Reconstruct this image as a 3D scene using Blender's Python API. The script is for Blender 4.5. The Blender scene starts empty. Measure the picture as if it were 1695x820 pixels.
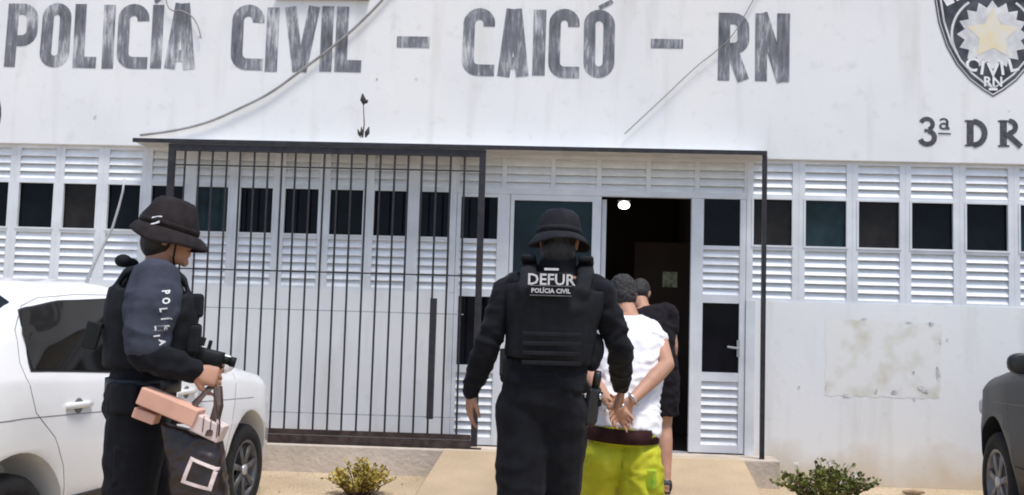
import bpy, bmesh, math, random
from mathutils import Vector, Matrix, noise as mnoise
random.seed(7)
SC = bpy.context.scene
COL = SC.collection
R_ = math.radians

# ------------------------------------------------------------------ camera
CAM = Vector((0.0, -8.7, 1.32))
PITCH, YAW, ROLL = 0.07657386, 0.04705055, -0.02879462
FPX, PCX, PCY = 1700.0, 847.5, 410.0
RM = Matrix.Rotation(YAW, 3, 'Z') @ Matrix.Rotation(PITCH, 3, 'X') @ Matrix.Rotation(ROLL, 3, 'Y')
cd = bpy.data.cameras.new('camera'); cam = bpy.data.objects.new('camera', cd); COL.objects.link(cam)
cd.sensor_width = 36.0; cd.lens = FPX / 1695.0 * 36.0
cd.clip_start = 0.05; cd.clip_end = 2000
rt, fw, up = RM.col[0], RM.col[1], RM.col[2]
mw = Matrix((( rt.x, up.x, -fw.x, CAM.x), (rt.y, up.y, -fw.y, CAM.y), (rt.z, up.z, -fw.z, CAM.z), (0, 0, 0, 1)))
cam.matrix_world = mw
SC.camera = cam

# ------------------------------------------------------------------ world, sun, exposure
SUN_EL, SUN_AZ = 70.0, 142.0      # azimuth measured clockwise from +Y; the sun stands high, a little to the camera's side
world = bpy.data.worlds.new('World'); SC.world = world; world.use_nodes = True
nt = world.node_tree; bg = nt.nodes['Background']
sky = nt.nodes.new('ShaderNodeTexSky'); sky.sky_type = 'NISHITA'; sky.sun_disc = False
sky.sun_elevation = R_(SUN_EL); sky.sun_rotation = R_(SUN_AZ)
sky.air_density = 1.0; sky.dust_density = 1.5; sky.ozone_density = 1.0
nt.links.new(sky.outputs[0], bg.inputs[0]); bg.inputs[1].default_value = 0.125
sl = bpy.data.lights.new('sun', 'SUN'); sl.energy = 2.0; sl.angle = R_(14); sl.color = (1.0, 0.955, 0.885)
so = bpy.data.objects.new('sun', sl); COL.objects.link(so)
sd = Vector((math.sin(R_(SUN_AZ)) * math.cos(R_(SUN_EL)), math.cos(R_(SUN_AZ)) * math.cos(R_(SUN_EL)), math.sin(R_(SUN_EL))))
so.rotation_euler = (-sd).to_track_quat('-Z', 'Y').to_euler(); so.location = sd * 30
SC.view_settings.view_transform = 'Standard'; SC.view_settings.look = 'None'
SC.view_settings.exposure = 0.76; SC.view_settings.gamma = 1.0
SC.view_settings.use_curve_mapping = False
SC.render.engine = 'CYCLES'; SC.cycles.filter_width = 1.9

# ------------------------------------------------------------------ helpers
def at(px, py, Y=0.0):
    """measured photo position -> point of the vertical plane at depth Y"""
    d = RM @ Vector(((px - PCX) / FPX, 1.0, -(py - PCY) / FPX))
    return CAM + d * ((Y - CAM.y) / d.y)
def XX(px, Y=0.0, py=410): return at(px, py, Y).x

WL = {}
def link(o, parent=None, loc=(0, 0, 0)):
    COL.objects.link(o)
    loc = Vector(loc)
    o.location = loc
    if parent is not None:
        o.parent = parent
        o.matrix_parent_inverse = Matrix.Translation(-WL[parent.name])
    WL[o.name] = loc
    return o
def tag(o, label=None, cat=None, group=None, kind=None):
    if label: o['label'] = label
    if cat: o['category'] = cat
    if group: o['group'] = group
    if kind: o['kind'] = kind
    return o
def thing(name, loc, label, cat, group=None):
    o = bpy.data.objects.new(name, None); o.empty_display_size = 0.1
    link(o, None, loc); return tag(o, label, cat, group)
def mobj(name, me, mat, parent=None, loc=(0, 0, 0), smooth=False):
    if mat is not None and len(me.materials) == 0: me.materials.append(mat)
    if smooth:
        for p in me.polygons: p.use_smooth = True
    return link(bpy.data.objects.new(name, me), parent, loc)

class MB:
    """collects shapes in one bmesh"""
    def __init__(s): s.bm = bmesh.new()
    def box(s, x0, x1, y0, y1, z0, z1, rot=None, about=None):
        v = [s.bm.verts.new(p) for p in ((x0,y0,z0),(x1,y0,z0),(x1,y1,z0),(x0,y1,z0),(x0,y0,z1),(x1,y0,z1),(x1,y1,z1),(x0,y1,z1))]
        for f in ((0,3,2,1),(4,5,6,7),(0,1,5,4),(1,2,6,5),(2,3,7,6),(3,0,4,7)): s.bm.faces.new([v[i] for i in f])
        if rot is not None:
            bmesh.ops.rotate(s.bm, verts=v, cent=Vector(about or (0,0,0)), matrix=rot)
        return v
    def poly(s, pts): return s.bm.faces.new([s.bm.verts.new(p) for p in pts])
    def grid(s, rows, close_u=False, close_v=False, cap0=False, cap1=False):
        V = [[s.bm.verts.new(p) for p in r] for r in rows]
        n = len(V[0])
        for i in range(len(V) - (0 if close_u else 1)):
            a, b = V[i], V[(i + 1) % len(V)]
            for j in range(n - (0 if close_v else 1)):
                k = (j + 1) % n
                try: s.bm.faces.new((a[j], a[k], b[k], b[j]))
                except ValueError: pass
        if cap0: s.bm.faces.new(V[0][::-1])
        if cap1: s.bm.faces.new(V[-1])
        return V
    def tube(s, pts, rad, n=8, cap=True):
        pts = [Vector(p) for p in pts]
        if not isinstance(rad, (list, tuple)): rad = [rad] * len(pts)
        rows = []; pu = None
        for i, p in enumerate(pts):
            t = (pts[min(i + 1, len(pts) - 1)] - pts[max(i - 1, 0)])
            t = t.normalized() if t.length > 1e-9 else Vector((0, 0, 1))
            if pu is None: pu = t.orthogonal().normalized()
            u = (pu - t * pu.dot(t)); u = u.normalized() if u.length > 1e-6 else t.orthogonal().normalized(); pu = u
            w = t.cross(u)
            rows.append([p + (u * math.cos(2*math.pi*k/n) + w * math.sin(2*math.pi*k/n)) * rad[i] for k in range(n)])
        s.grid(rows, close_v=True, cap0=cap, cap1=cap)
    def loft(s, secs, n=20, ex=2.0):
        """secs: (centre, u_vec, v_vec) half axes; closed with rounded caps"""
        rows = []
        for sec in secs:
            c, u, v = Vector(sec[0]), Vector(sec[1]), Vector(sec[2])
            e = sec[3] if len(sec) > 3 else ex
            r = []
            for k in range(n):
                a = 2*math.pi*k/n; ca, sa = math.cos(a), math.sin(a)
                r.append(c + u * (math.copysign(abs(ca)**(2/e), ca)) + v * (math.copysign(abs(sa)**(2/e), sa)))
            rows.append(r)
        s.grid(rows, close_v=True, cap0=True, cap1=True)
    def ball(s, c, r, ax=None, seg=14, rings=9):
        """ellipsoid: r scalar or 3-tuple, ax 3x3 axes matrix"""
        if not isinstance(r, (tuple, list)): r = (r, r, r)
        m = Matrix.Diagonal((r[0], r[1], r[2])).to_3x3()
        if ax is not None: m = ax @ m
        M = Matrix.Translation(Vector(c)) @ m.to_4x4()
        bmesh.ops.create_uvsphere(s.bm, u_segments=seg, v_segments=rings, radius=1.0, matrix=M)
    def disc(s, c, axis, r, h, n=24):
        axis = Vector(axis).normalized(); c = Vector(c)
        s.tube([c - axis*h/2, c + axis*h/2], r, n)
    def mesh(s, name='m', recalc=True):
        if recalc: bmesh.ops.recalc_face_normals(s.bm, faces=s.bm.faces[:])
        me = bpy.data.meshes.new(name); s.bm.to_mesh(me); s.bm.free(); return me
    def build(s, name, mat, parent=None, smooth=False, loc=(0,0,0), bevel=0, recalc=True):
        o = mobj(name, s.mesh(name, recalc), mat, parent, loc, smooth)
        if bevel:
            b = o.modifiers.new('bevel', 'BEVEL'); b.width = bevel; b.segments = 2; b.limit_method = 'ANGLE'
        return o

# ------------------------------------------------------------------ materials
MATS = {}
def nodes(name):
    m = bpy.data.materials.new(name); m.use_nodes = True; MATS[name] = m
    n = m.node_tree.nodes; l = m.node_tree.links
    return m, n, l, n['Principled BSDF']
def mat(name, col, rough=0.6, var=0.12, scale=8.0, bump=0.0, bscale=None, metal=0.0, spec=0.5, stretch=None, coat=0.0, col2=None, emit=None, detail=5, sheen=0.0):
    """plain colour with procedural noise variation, fine relief"""
    m, n, l, p = nodes(name)
    tc = n.new('ShaderNodeTexCoord'); mp = n.new('ShaderNodeMapping'); l.new(tc.outputs['Object'], mp.inputs[0])
    if stretch: mp.inputs['Scale'].default_value = stretch
    nz = n.new('ShaderNodeTexNoise'); nz.inputs['Scale'].default_value = scale; nz.inputs['Detail'].default_value = detail
    l.new(mp.outputs[0], nz.inputs['Vector'])
    rp = n.new('ShaderNodeValToRGB'); l.new(nz.outputs[0], rp.inputs[0])
    c2 = col2 if col2 else [max(0, c * (1 - var)) for c in col]
    c1 = col if col2 else [min(1, c * (1 + var)) for c in col]
    rp.color_ramp.elements[0].position = 0.32; rp.color_ramp.elements[1].position = 0.68
    rp.color_ramp.elements[0].color = (*c2, 1); rp.color_ramp.elements[1].color = (*c1, 1)
    l.new(rp.outputs[0], p.inputs['Base Color'])
    p.inputs['Roughness'].default_value = rough; p.inputs['Metallic'].default_value = metal
    p.inputs['Specular IOR Level'].default_value = spec; p.inputs['Coat Weight'].default_value = coat
    p.inputs['Coat Roughness'].default_value = 0.05
    if sheen: p.inputs['Sheen Weight'].default_value = sheen
    if bump:
        b2 = n.new('ShaderNodeTexNoise'); b2.inputs['Scale'].default_value = bscale or scale * 4; b2.inputs['Detail'].default_value = 6
        l.new(mp.outputs[0], b2.inputs['Vector'])
        bp = n.new('ShaderNodeBump'); bp.inputs['Strength'].default_value = bump; bp.inputs['Distance'].default_value = 0.02
        l.new(b2.outputs[0], bp.inputs['Height']); l.new(bp.outputs[0], p.inputs['Normal'])
    if emit:
        p.inputs['Emission Color'].default_value = (*emit[0], 1); p.inputs['Emission Strength'].default_value = emit[1]
    return m

def wall_material():
    m, n, l, p = nodes('painted_plaster')
    tc = n.new('ShaderNodeTexCoord')
    def nz(scale, detail, stretch=None):
        mp = n.new('ShaderNodeMapping'); l.new(tc.outputs['Object'], mp.inputs[0])
        if stretch: mp.inputs['Scale'].default_value = stretch
        t = n.new('ShaderNodeTexNoise'); t.inputs['Scale'].default_value = scale; t.inputs['Detail'].default_value = detail
        l.new(mp.outputs[0], t.inputs['Vector']); return t.outputs[0]
    def ramp(src, a, b, c0, c1):
        r = n.new('ShaderNodeValToRGB'); l.new(src, r.inputs[0])
        r.color_ramp.elements[0].position = a; r.color_ramp.elements[1].position = b
        r.color_ramp.elements[0].color = (*c0, 1); r.color_ramp.elements[1].color = (*c1, 1); return r.outputs[0]
    def mix(fac, a, b, mode='MIX'):
        x = n.new('ShaderNodeMix'); x.data_type = 'RGBA'; x.blend_type = mode
        if isinstance(fac, float): x.inputs[0].default_value = fac
        else: l.new(fac, x.inputs[0])
        for s, v in ((6, a), (7, b)):
            if isinstance(v, tuple): x.inputs[s].default_value = (*v, 1)
            else: l.new(v, x.inputs[s])
        return x.outputs[2]
    base = ramp(nz(1.1, 6), 0.3, 0.72, (0.73, 0.735, 0.74), (0.81, 0.81, 0.815))
    base = mix(ramp(nz(0.55, 4), 0.45, 0.75, (0, 0, 0), (0.55, 0.55, 0.55)), base, (0.78, 0.755, 0.70))
    streak = ramp(nz(2.2, 6, (2.2, 2.2, 0.3)), 0.55, 0.85, (1, 1, 1), (0.80, 0.78, 0.73))
    c = mix(1.0, base, streak, 'MULTIPLY')
    grime = ramp(nz(9.0, 8), 0.60, 0.80, (1, 1, 1), (0.88, 0.87, 0.85))
    c = mix(1.0, c, grime, 'MULTIPLY')
    # splashed earth along the foot of the wall
    sep = n.new('ShaderNodeSeparateXYZ'); l.new(tc.outputs['Object'], sep.inputs[0])
    ad = n.new('ShaderNodeMath'); ad.operation = 'MULTIPLY_ADD'; ad.inputs[1].default_value = 0.55
    l.new(nz(3.0, 6), ad.inputs[0]); l.new(sep.outputs[2], ad.inputs[2])
    foot = ramp(ad.outputs[0], 0.40, 0.72, (1, 1, 1), (0, 0, 0))
    gx = n.new('ShaderNodeMath'); gx.operation = 'MULTIPLY'; gx.inputs[1].default_value = 0.75; l.new(foot, gx.inputs[0])
    c = mix(gx.outputs[0], c, (0.56, 0.45, 0.31))
    l.new(c, p.inputs['Base Color']); p.inputs['Roughness'].default_value = 0.85; p.inputs['Specular IOR Level'].default_value = 0.25
    bp = n.new('ShaderNodeBump'); bp.inputs['Strength'].default_value = 0.15; bp.inputs['Distance'].default_value = 0.006
    l.new(nz(26.0, 8), bp.inputs['Height']); l.new(bp.outputs[0], p.inputs['Normal'])
    return m

def worn_paint():
    """weathered grey lettering paint: brush streaks, the wall shows through where it is worn"""
    m, n, l, p = nodes('worn_lettering_paint')
    tc = n.new('ShaderNodeTexCoord'); mp = n.new('ShaderNodeMapping'); l.new(tc.outputs['Object'], mp.inputs[0])
    mp.inputs['Scale'].default_value = (9, 9, 1.3)
    a = n.new('ShaderNodeTexNoise'); a.inputs['Scale'].default_value = 4.0; a.inputs['Detail'].default_value = 8; a.inputs['Roughness'].default_value = 0.7
    l.new(mp.outputs[0], a.inputs['Vector'])
    b = n.new('ShaderNodeTexNoise'); b.inputs['Scale'].default_value = 2.6; b.inputs['Detail'].default_value = 4
    l.new(tc.outputs['Object'], b.inputs['Vector'])
    ad = n.new('ShaderNodeMath'); ad.operation = 'ADD'; l.new(a.outputs[0], ad.inputs[0]); l.new(b.outputs[0], ad.inputs[1])
    r = n.new('ShaderNodeValToRGB'); l.new(ad.outputs[0], r.inputs[0])
    e = r.color_ramp.elements; e[0].position = 0.36; e[0].color = (0.085, 0.088, 0.10, 1); e[1].position = 0.63; e[1].color = (0.60, 0.60, 0.62, 1)
    x = e.new(0.51); x.color = (0.20, 0.205, 0.23, 1)
    hv = n.new('ShaderNodeMath'); hv.operation = 'MULTIPLY'; hv.inputs[1].default_value = 0.5; l.new(ad.outputs[0], hv.inputs[0]); l.new(hv.outputs[0], r.inputs[0])
    l.new(r.outputs[0], p.inputs['Base Color']); p.inputs['Roughness'].default_value = 0.8; p.inputs['Specular IOR Level'].default_value = 0.2
    return m

def ground_material():
    m, n, l, p = nodes('sandy_concrete_ground')
    tc = n.new('ShaderNodeTexCoord')
    a = n.new('ShaderNodeTexNoise'); a.inputs['Scale'].default_value = 1.3; a.inputs['Detail'].default_value = 8; l.new(tc.outputs['Object'], a.inputs['Vector'])
    b = n.new('ShaderNodeTexNoise'); b.inputs['Scale'].default_value = 60; b.inputs['Detail'].default_value = 6; l.new(tc.outputs['Object'], b.inputs['Vector'])
    r = n.new('ShaderNodeValToRGB'); l.new(a.outputs[0], r.inputs[0])
    r.color_ramp.elements[0].position = 0.33; r.color_ramp.elements[1].position = 0.7
    r.color_ramp.elements[0].color = (0.42, 0.325, 0.215, 1); r.color_ramp.elements[1].color = (0.58, 0.47, 0.33, 1)
    r2 = n.new('ShaderNodeValToRGB'); l.new(b.outputs[0], r2.inputs[0]); r2.color_ramp.elements[0].position = 0.35; r2.color_ramp.elements[0].color = (0.7, 0.69, 0.67, 1)
    r2.color_ramp.elements[1].position = 0.6; r2.color_ramp.elements[1].color = (1, 1, 1, 1)
    x = n.new('ShaderNodeMix'); x.data_type = 'RGBA'; x.blend_type = 'MULTIPLY'; x.inputs[0].default_value = 1
    l.new(r.outputs[0], x.inputs[6]); l.new(r2.outputs[0], x.inputs[7]); l.new(x.outputs[2], p.inputs['Base Color'])
    p.inputs['Roughness'].default_value = 0.95; p.inputs['Specular IOR Level'].default_value = 0.2
    bp = n.new('ShaderNodeBump'); bp.inputs['Strength'].default_value = 0.5; bp.inputs['Distance'].default_value = 0.01
    l.new(b.outputs[0], bp.inputs['Height']); l.new(bp.outputs[0], p.inputs['Normal'])
    return m

M_WALL = wall_material(); M_PAINT = worn_paint(); M_GROUND = ground_material()
M_RAMP = mat('ramp_cement', (0.49, 0.375, 0.25), 0.9, col2=(0.36, 0.28, 0.19), scale=1.7, detail=9, bump=0.45, bscale=40, spec=0.2)
M_CEMENT = mat('grey_cement', (0.52, 0.45, 0.38), 0.92, var=0.2, scale=3.0, bump=0.35, bscale=30, spec=0.2)
M_ALU = mat('white_aluminium', (0.66, 0.68, 0.71), 0.45, var=0.10, scale=4, spec=0.45)
M_SLAT = mat('white_louvre_slat', (0.76, 0.78, 0.80), 0.4, var=0.14, scale=2.2, stretch=(1, 1, 6), spec=0.45)
M_BLACKM = mat('black_painted_steel', (0.022, 0.020, 0.024), 0.5, var=0.4, scale=20, spec=0.4)
M_RUSTM = mat('dark_brown_steel', (0.05, 0.035, 0.032), 0.6, var=0.5, scale=14, spec=0.3)
M_GREYM = mat('grey_steel', (0.34, 0.35, 0.37), 0.45, var=0.15, scale=10)
M_LEDGE = mat('ledge_concrete', (0.55, 0.53, 0.50), 0.9, var=0.15, scale=4, bump=0.3, spec=0.2)
def glass(name, col, rough=0.06, spec=0.09):
    return mat(name, col, rough, var=0.35, scale=2.2, spec=spec, detail=2)
M_GLASS = glass('dark_tinted_glass', (0.004, 0.005, 0.009))
M_GLASS_T = glass('teal_tinted_glass', (0.016, 0.030, 0.038))
M_GLASS_B = glass('brownish_tinted_glass', (0.018, 0.016, 0.017))
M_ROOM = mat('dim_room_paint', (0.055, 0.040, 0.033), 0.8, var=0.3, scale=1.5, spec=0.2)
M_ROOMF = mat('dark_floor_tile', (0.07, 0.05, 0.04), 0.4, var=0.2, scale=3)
M_PAPER = mat('notice_paper', (0.62, 0.66, 0.50), 0.8, col2=(0.22, 0.30, 0.16), scale=26, detail=1)
# ------------------------------------------------------------------ ground
def gz(y):
    """height of the ground: level, rising a little towards the wall"""
    t = min(1, max(0, (y + 4.0) / 3.7)); return 0.09 * t * t * (3 - 2 * t)
g = MB()
ys = [-600, -120, -40, -16, -10, -7, -5, -4, -3.4, -2.8, -2.2, -1.6, -1.0, -0.3, 0.3, 4, 40, 600]
xs = [-600, -100, -30, -12, -6, 0, 6, 12, 30, 100, 600]
g.grid([[(x, y, gz(y)) for x in xs] for y in ys])
tag(g.build('ground', M_GROUND, recalc=False), kind='structure')
if SC.objects['ground'].data.polygons[0].normal.z < 0: SC.objects['ground'].data.flip_normals()

ZF = 0.312        # floor level
PX0, PX1, PY = XX(238, -0.3, 730), XX(1291, -0.3, 765), -0.32
p = MB(); p.box(PX0, PX1, PY, -0.002, -0.1, ZF)
tag(p.build('entrance_platform', M_CEMENT, bevel=0.012), kind='structure')
# ramp: slopes from the platform edge down to the yard
rx0t, rx1t, rx0b, rx1b, ry = -0.905, 1.512, -1.0, 1.475, -1.75
m = MB()
za, zb = ZF + 0.004, gz(ry) + 0.012
n_ = 12
rows = []
for i in range(n_ + 1):
    t = i / n_; y = (PY + 0.05) + (ry - PY - 0.05) * t; z = za + (zb - za) * t
    a, b = rx0t + (rx0b - rx0t) * t, rx1t + (rx1b - rx1t) * t
    rows.append([(a, y, -0.1), (a, y, z - 0.012), (a + 0.012, y, z), (b - 0.012, y, z), (b, y, z - 0.012), (b, y, -0.1)])
m.grid(rows, cap0=True, cap1=True)
tag(m.build('entrance_ramp', M_RAMP), kind='structure')

# ------------------------------------------------------------------ police station
ST = thing('police_station', (-0.5, 0, 0), 'white single-storey police station with painted lettering, louvred windows and open doorway', 'building')
ZL0, ZL1 = 1.592, 2.788          # louvre band
ZW0, ZW1 = 2.058, 2.456          # pane
DX0, DX1 = XX(745), XX(1239)     # door zone
u = MB()
u.box(-9, 7.5, -0.03, 0.16, ZL1, 5.0)
u.build('upper_wall', M_WALL, ST, bevel=0.006)
lw = MB(); lw.box(-9, DX0, 0.0, 0.16, -0.2, ZL0); lw.build('lower_wall', M_WALL, ST)
lw = MB(); lw.box(DX1, 7.5, 0.0, 0.16, -0.2, ZL0); lw.build('lower_wall', M_WALL, ST)
rm = MB()
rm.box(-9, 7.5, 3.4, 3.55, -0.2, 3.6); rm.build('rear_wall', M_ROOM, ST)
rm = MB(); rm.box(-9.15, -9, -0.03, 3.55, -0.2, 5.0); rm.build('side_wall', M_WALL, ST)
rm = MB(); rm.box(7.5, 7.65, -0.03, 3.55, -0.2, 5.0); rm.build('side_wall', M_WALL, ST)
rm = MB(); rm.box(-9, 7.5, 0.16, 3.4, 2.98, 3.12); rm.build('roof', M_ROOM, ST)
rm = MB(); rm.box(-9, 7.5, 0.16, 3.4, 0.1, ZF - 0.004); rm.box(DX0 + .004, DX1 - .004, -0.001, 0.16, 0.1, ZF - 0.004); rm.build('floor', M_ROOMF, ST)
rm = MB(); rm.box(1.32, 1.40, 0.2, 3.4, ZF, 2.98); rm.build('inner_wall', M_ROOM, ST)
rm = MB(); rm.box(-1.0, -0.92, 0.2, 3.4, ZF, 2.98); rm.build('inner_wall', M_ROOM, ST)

# slat: shared mesh, unit width, bottom lip leaning out
sm = MB()
prof = [(-0.010, -0.036), (-0.004, -0.040), (0.030, 0.030), (0.026, 0.036), (0.020, 0.034)]
sm.grid([[(x, y, z) for (y, z) in prof] for x in (-0.5, 0.5)], close_v=True, cap0=True, cap1=True)
SLAT = sm.mesh('slat'); SLAT.materials.append(M_SLAT)
pm = MB(); pm.box(-0.5, 0.5, -0.003, 0.003, -0.5, 0.5)
PANE = pm.mesh('pane')
def slats(parent, x0, x1, z0, z1, n, y=0.022):
    h = (z1 - z0) / n
    for i in range(n):
        o = link(bpy.data.objects.new('slat', SLAT), parent, ((x0 + x1) / 2, y + random.uniform(-.0015, .0015), z0 + h * (i + 0.5)))
        o.scale = (x1 - x0, 1, h / 0.070); o.rotation_euler.x = random.uniform(-0.05, 0.03)
def pane(parent, x0, x1, z0, z1, y, ma, tilt=0.0):
    me = PANE.copy(); me.materials.append(ma)
    o = link(bpy.data.objects.new('pane', me), parent, ((x0 + x1) / 2, y, (z0 + z1) / 2))
    o.scale = (x1 - x0, 1, z1 - z0); o.rotation_euler.x = tilt; o.rotation_euler.z = random.uniform(-.008, .008)
    return o
FY0, FY1 = 0.008, 0.07
def bay(x0, x1, a, b, ma, name='window_bay', n_up=4, n_lo=6):
    e = 0.0006
    f = MB()
    f.box(x0 + e, a, FY0, FY1, ZL0 + .001, ZL1 - .001); f.box(b, x1 - e, FY0, FY1, ZL0 + .001, ZL1 - .001)
    for z0, z1 in ((ZL0 + .001, ZL0 + .026), (ZW0 - .036, ZW0), (ZW1, ZW1 + .038), (ZL1 - .03, ZL1 - .001)):
        f.box(a - .0004, b + .0004, FY0 + .002, FY1 - .002, z0, z1)
    # raised bead round the pane
    for q in ((a - .012, a + .004, ZW0 - .01, ZW1 + .01), (b - .004, b + .012, ZW0 - .01, ZW1 + .01), (a + .0045, b - .0045, ZW0 - .01, ZW0 + .005), (a + .0045, b - .0045, ZW1 - .005, ZW1 + .01)):
        f.box(q[0], q[1], FY0 - .006, FY0 + .02, q[2], q[3])
    w = f.build(name, M_ALU, ST)
    pane(w, a - .004, b + .004, ZW0 - .004, ZW1 + .004, 0.045, ma, random.uniform(-.01, .01))
    slats(w, a - .008, b + .008, ZL0 + .02, ZW0 - .03, n_lo)
    slats(w, a - .008, b + .008, ZW1 + .034, ZL1 - .026, n_up)
    return w
left = [(-122, -64), (-48, 12), (28, 87), (102, 158), (176, 231), (248, 304), (322, 377), (396, 451), (470, 527), (545, 601), (618, 675), (693, 746)]
lx = [(XX(a, 0, 345), XX(b, 0, 345)) for a, b in left]
gl = {6: M_GLASS_T, 3: M_GLASS_B, 11: M_GLASS, 5: M_GLASS}
for i, (a, b) in enumerate(lx):
    x0 = (lx[i-1][1] + a) / 2 if i else a - .04
    x1 = (b + lx[i+1][0]) / 2 if i + 1 < len(lx) else DX0 + 0.045
    bay(x0, x1, a, b, gl.get(i, M_GLASS))
right = [(1247, 1312), (1333, 1402), (1421, 1490), (1509, 1579), (1600, 1670), (1689, 1757), (1777, 1846)]
rx = [(XX(a, 0, 370), XX(b, 0, 370)) for a, b in right]
DRX = XX(1236, 0, 370)
for i, (a, b) in enumerate(rx):
    x0 = (rx[i-1][1] + a) / 2 if i else DRX
    x1 = (b + rx[i+1][0]) / 2 if i + 1 < len(rx) else b + .05
    bay(x0, x1, a, b, {0: M_GLASS_B, 1: M_GLASS_T, 2: M_GLASS_B, 5: M_GLASS_T}.get(i, M_GLASS))
# far-off continuation of the facade outside the picture is plain wall
for xa, xb in ((-9, lx[0][0] - .04), (rx[-1][1] + .05, 7.5)):
    q = MB(); q.box(xa, xb, 0.0, 0.16, ZL0, ZL1 - .001); q.build('lower_wall', M_WALL, ST)

# door zone ------------------------------------------------------------------
DLX = DX0 + 0.045                               # left edge of the left leaf
xa, xb = XX(763, 0, 345), XX(824, 0, 345)       # left leaf panes
XL = XX(843, 0, 400)                            # left leaf | glazed leaf
xc, xd = XX(851, 0, 345), XX(981, 0, 345)
XO0, XO1 = XX(995, 0, 400), XX(1144, 0, 400)    # opening
xe, xf = XX(1165, 0, 370), XX(1226, 0, 370)
ZT = 2.447
def door(x0, x1, parts, name='door', y0=FY0, y1=FY1, label=None):
    """parts: ('pane'|'slats', z0, z1, material or n) from the top down; a, b inner edges"""
    a, b = x0 + parts[0], x1 - parts[1]
    f = MB()
    f.box(x0 + .002, a, y0, y1, ZF + .008, ZT - .002); f.box(b, x1 - .002, y0, y1, ZF + .008, ZT - .002)
    zs = [ZT - .002]
    for q in parts[2]: zs += [q[2], q[1]]
    zs.append(ZF + .008)
    for i in range(0, len(zs), 2):
        if zs[i] - zs[i+1] > .003: f.box(a - .0004, b + .0004, y0 + .003, y1 - .003, zs[i+1], zs[i])
    d = f.build(name, M_ALU, ST)
    for q in parts[2]:
        if q[0] == 'pane': pane(d, a - .002, b + .002, q[1] - .002, q[2] + .002, y0 + .03, q[3])
        else: slats(d, a - .004, b + .004, q[1] - .004, q[2] + .004, q[3], y0 + .018)
    if label: d['label'] = label
    return d
dl = door(DLX + .001, XL, (xa - DLX, XL - xb, [('pane', ZW0, ZT - .03, M_GLASS), ('slats', 1.63, 2.02, 6), ('pane', 0.985, 1.565, M_GLASS), ('slats', 0.385, 0.92, 8)]))
dc = door(XL + .001, XO0 - .001, (xc - XL, XO0 - xd, [('pane', 1.22, ZT - .05, M_GLASS_T), ('slats', 0.40, 1.14, 10)]))
dr = door(XO1 + .001, DRX - .001, (xe - XO1, DRX - xf, [('pane', ZW0 - .01, ZT - .004, M_GLASS), ('slats', 1.635, 2.015, 6), ('pane', 0.985, 1.565, M_GLASS), ('slats', 0.385, 0.91, 8)]))
hd = MB(); hc = at(1214, 577, 0)
hd.box(hc.x + .028, hc.x + .052, -0.002, 0.010, hc.z - .07, hc.z + .07); hd.tube([(hc.x + .04, 0, hc.z), (hc.x + .04, -.05, hc.z), (hc.x - .06, -.052, hc.z + .012)], .009)
hd.build('handle', M_GREYM, dr)
# the door leaf that stands open, swung into the room along its left hinge
ol = MB(); ol.box(XO0 + .004, XO0 + .044, 0.08, 0.82, ZF + .008, ZT - .02); lf = ol.build('door', M_ALU, ST); lf['label'] = 'door leaf standing open inside the doorway'
# transom over the doors
def transom(edges):
    f = MB(); e = .0006
    x0, x1 = edges[0], edges[-1]
    f.box(x0 + e, x1 - e, FY0, FY1, ZT, ZW1 + .038); f.box(x0 + e, x1 - e, FY0, FY1, ZL1 - .03, ZL1 - .001)
    for x in edges: f.box(max(x0 + e, x - .02), min(x1 - e, x + .02), FY0 + .002, FY1 - .002, ZW1 + .038, ZL1 - .03)
    w = f.build('transom', M_ALU, ST)
    for a, b in zip(edges[:-1], edges[1:]): slats(w, a + .012, b - .012, ZW1 + .034, ZL1 - .026, 4)
transom([DLX] + [XX(q, 0, 290) for q in (835, 916, 992, 1074, 1155)] + [DRX])
# posts below the louvres either side of the doors, wall returns
q = MB(); q.box(DX0 + .001, DLX, FY0, FY1, ZF, ZL0 - .001); q.build('door_post', M_ALU, ST)
q = MB(); q.box(DRX + .001, DX1 + .06, -0.006, FY1, ZF, ZL0 - .001); q.build('door_post', M_ALU, ST)
q = MB(); q.box(XO0, XO1, -0.004, 0.09, ZF - .003, ZF + .006); q.build('threshold', M_GREYM, ST)

# ledge over the entrance
LY = -0.28
lz = at(240, 229, LY).z
LX0, LX1 = at(220, 226, LY).x, at(1270, 245, LY).x
q = MB(); q.box(LX0 + .01, LX1 - .004, LY + .012, -0.0305, lz - .03, lz - .002); q.build('ledge', M_LEDGE, ST)
q = MB(); q.box(LX0, LX1, LY - .004, LY + .012, lz - .034, lz); q.build('ledge_edge', M_BLACKM, ST)
# lintel board under the ledge
q = MB(); q.box(LX0 + .1, LX1 - .06, -0.075, -0.031, ZL1 + .006, ZL1 + .05); q.build('lintel', M_ALU, ST)
# right post of the grille track
GY = -0.25
pxt, pxb = at(1266, 252, GY), at(1259.5, 748, GY)
q = MB(); q.box(pxt.x - .017, pxt.x + .017, GY - .02, GY + .02, ZF - .001, lz - .035); q.build('track_post', M_BLACKM, ST)

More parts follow.
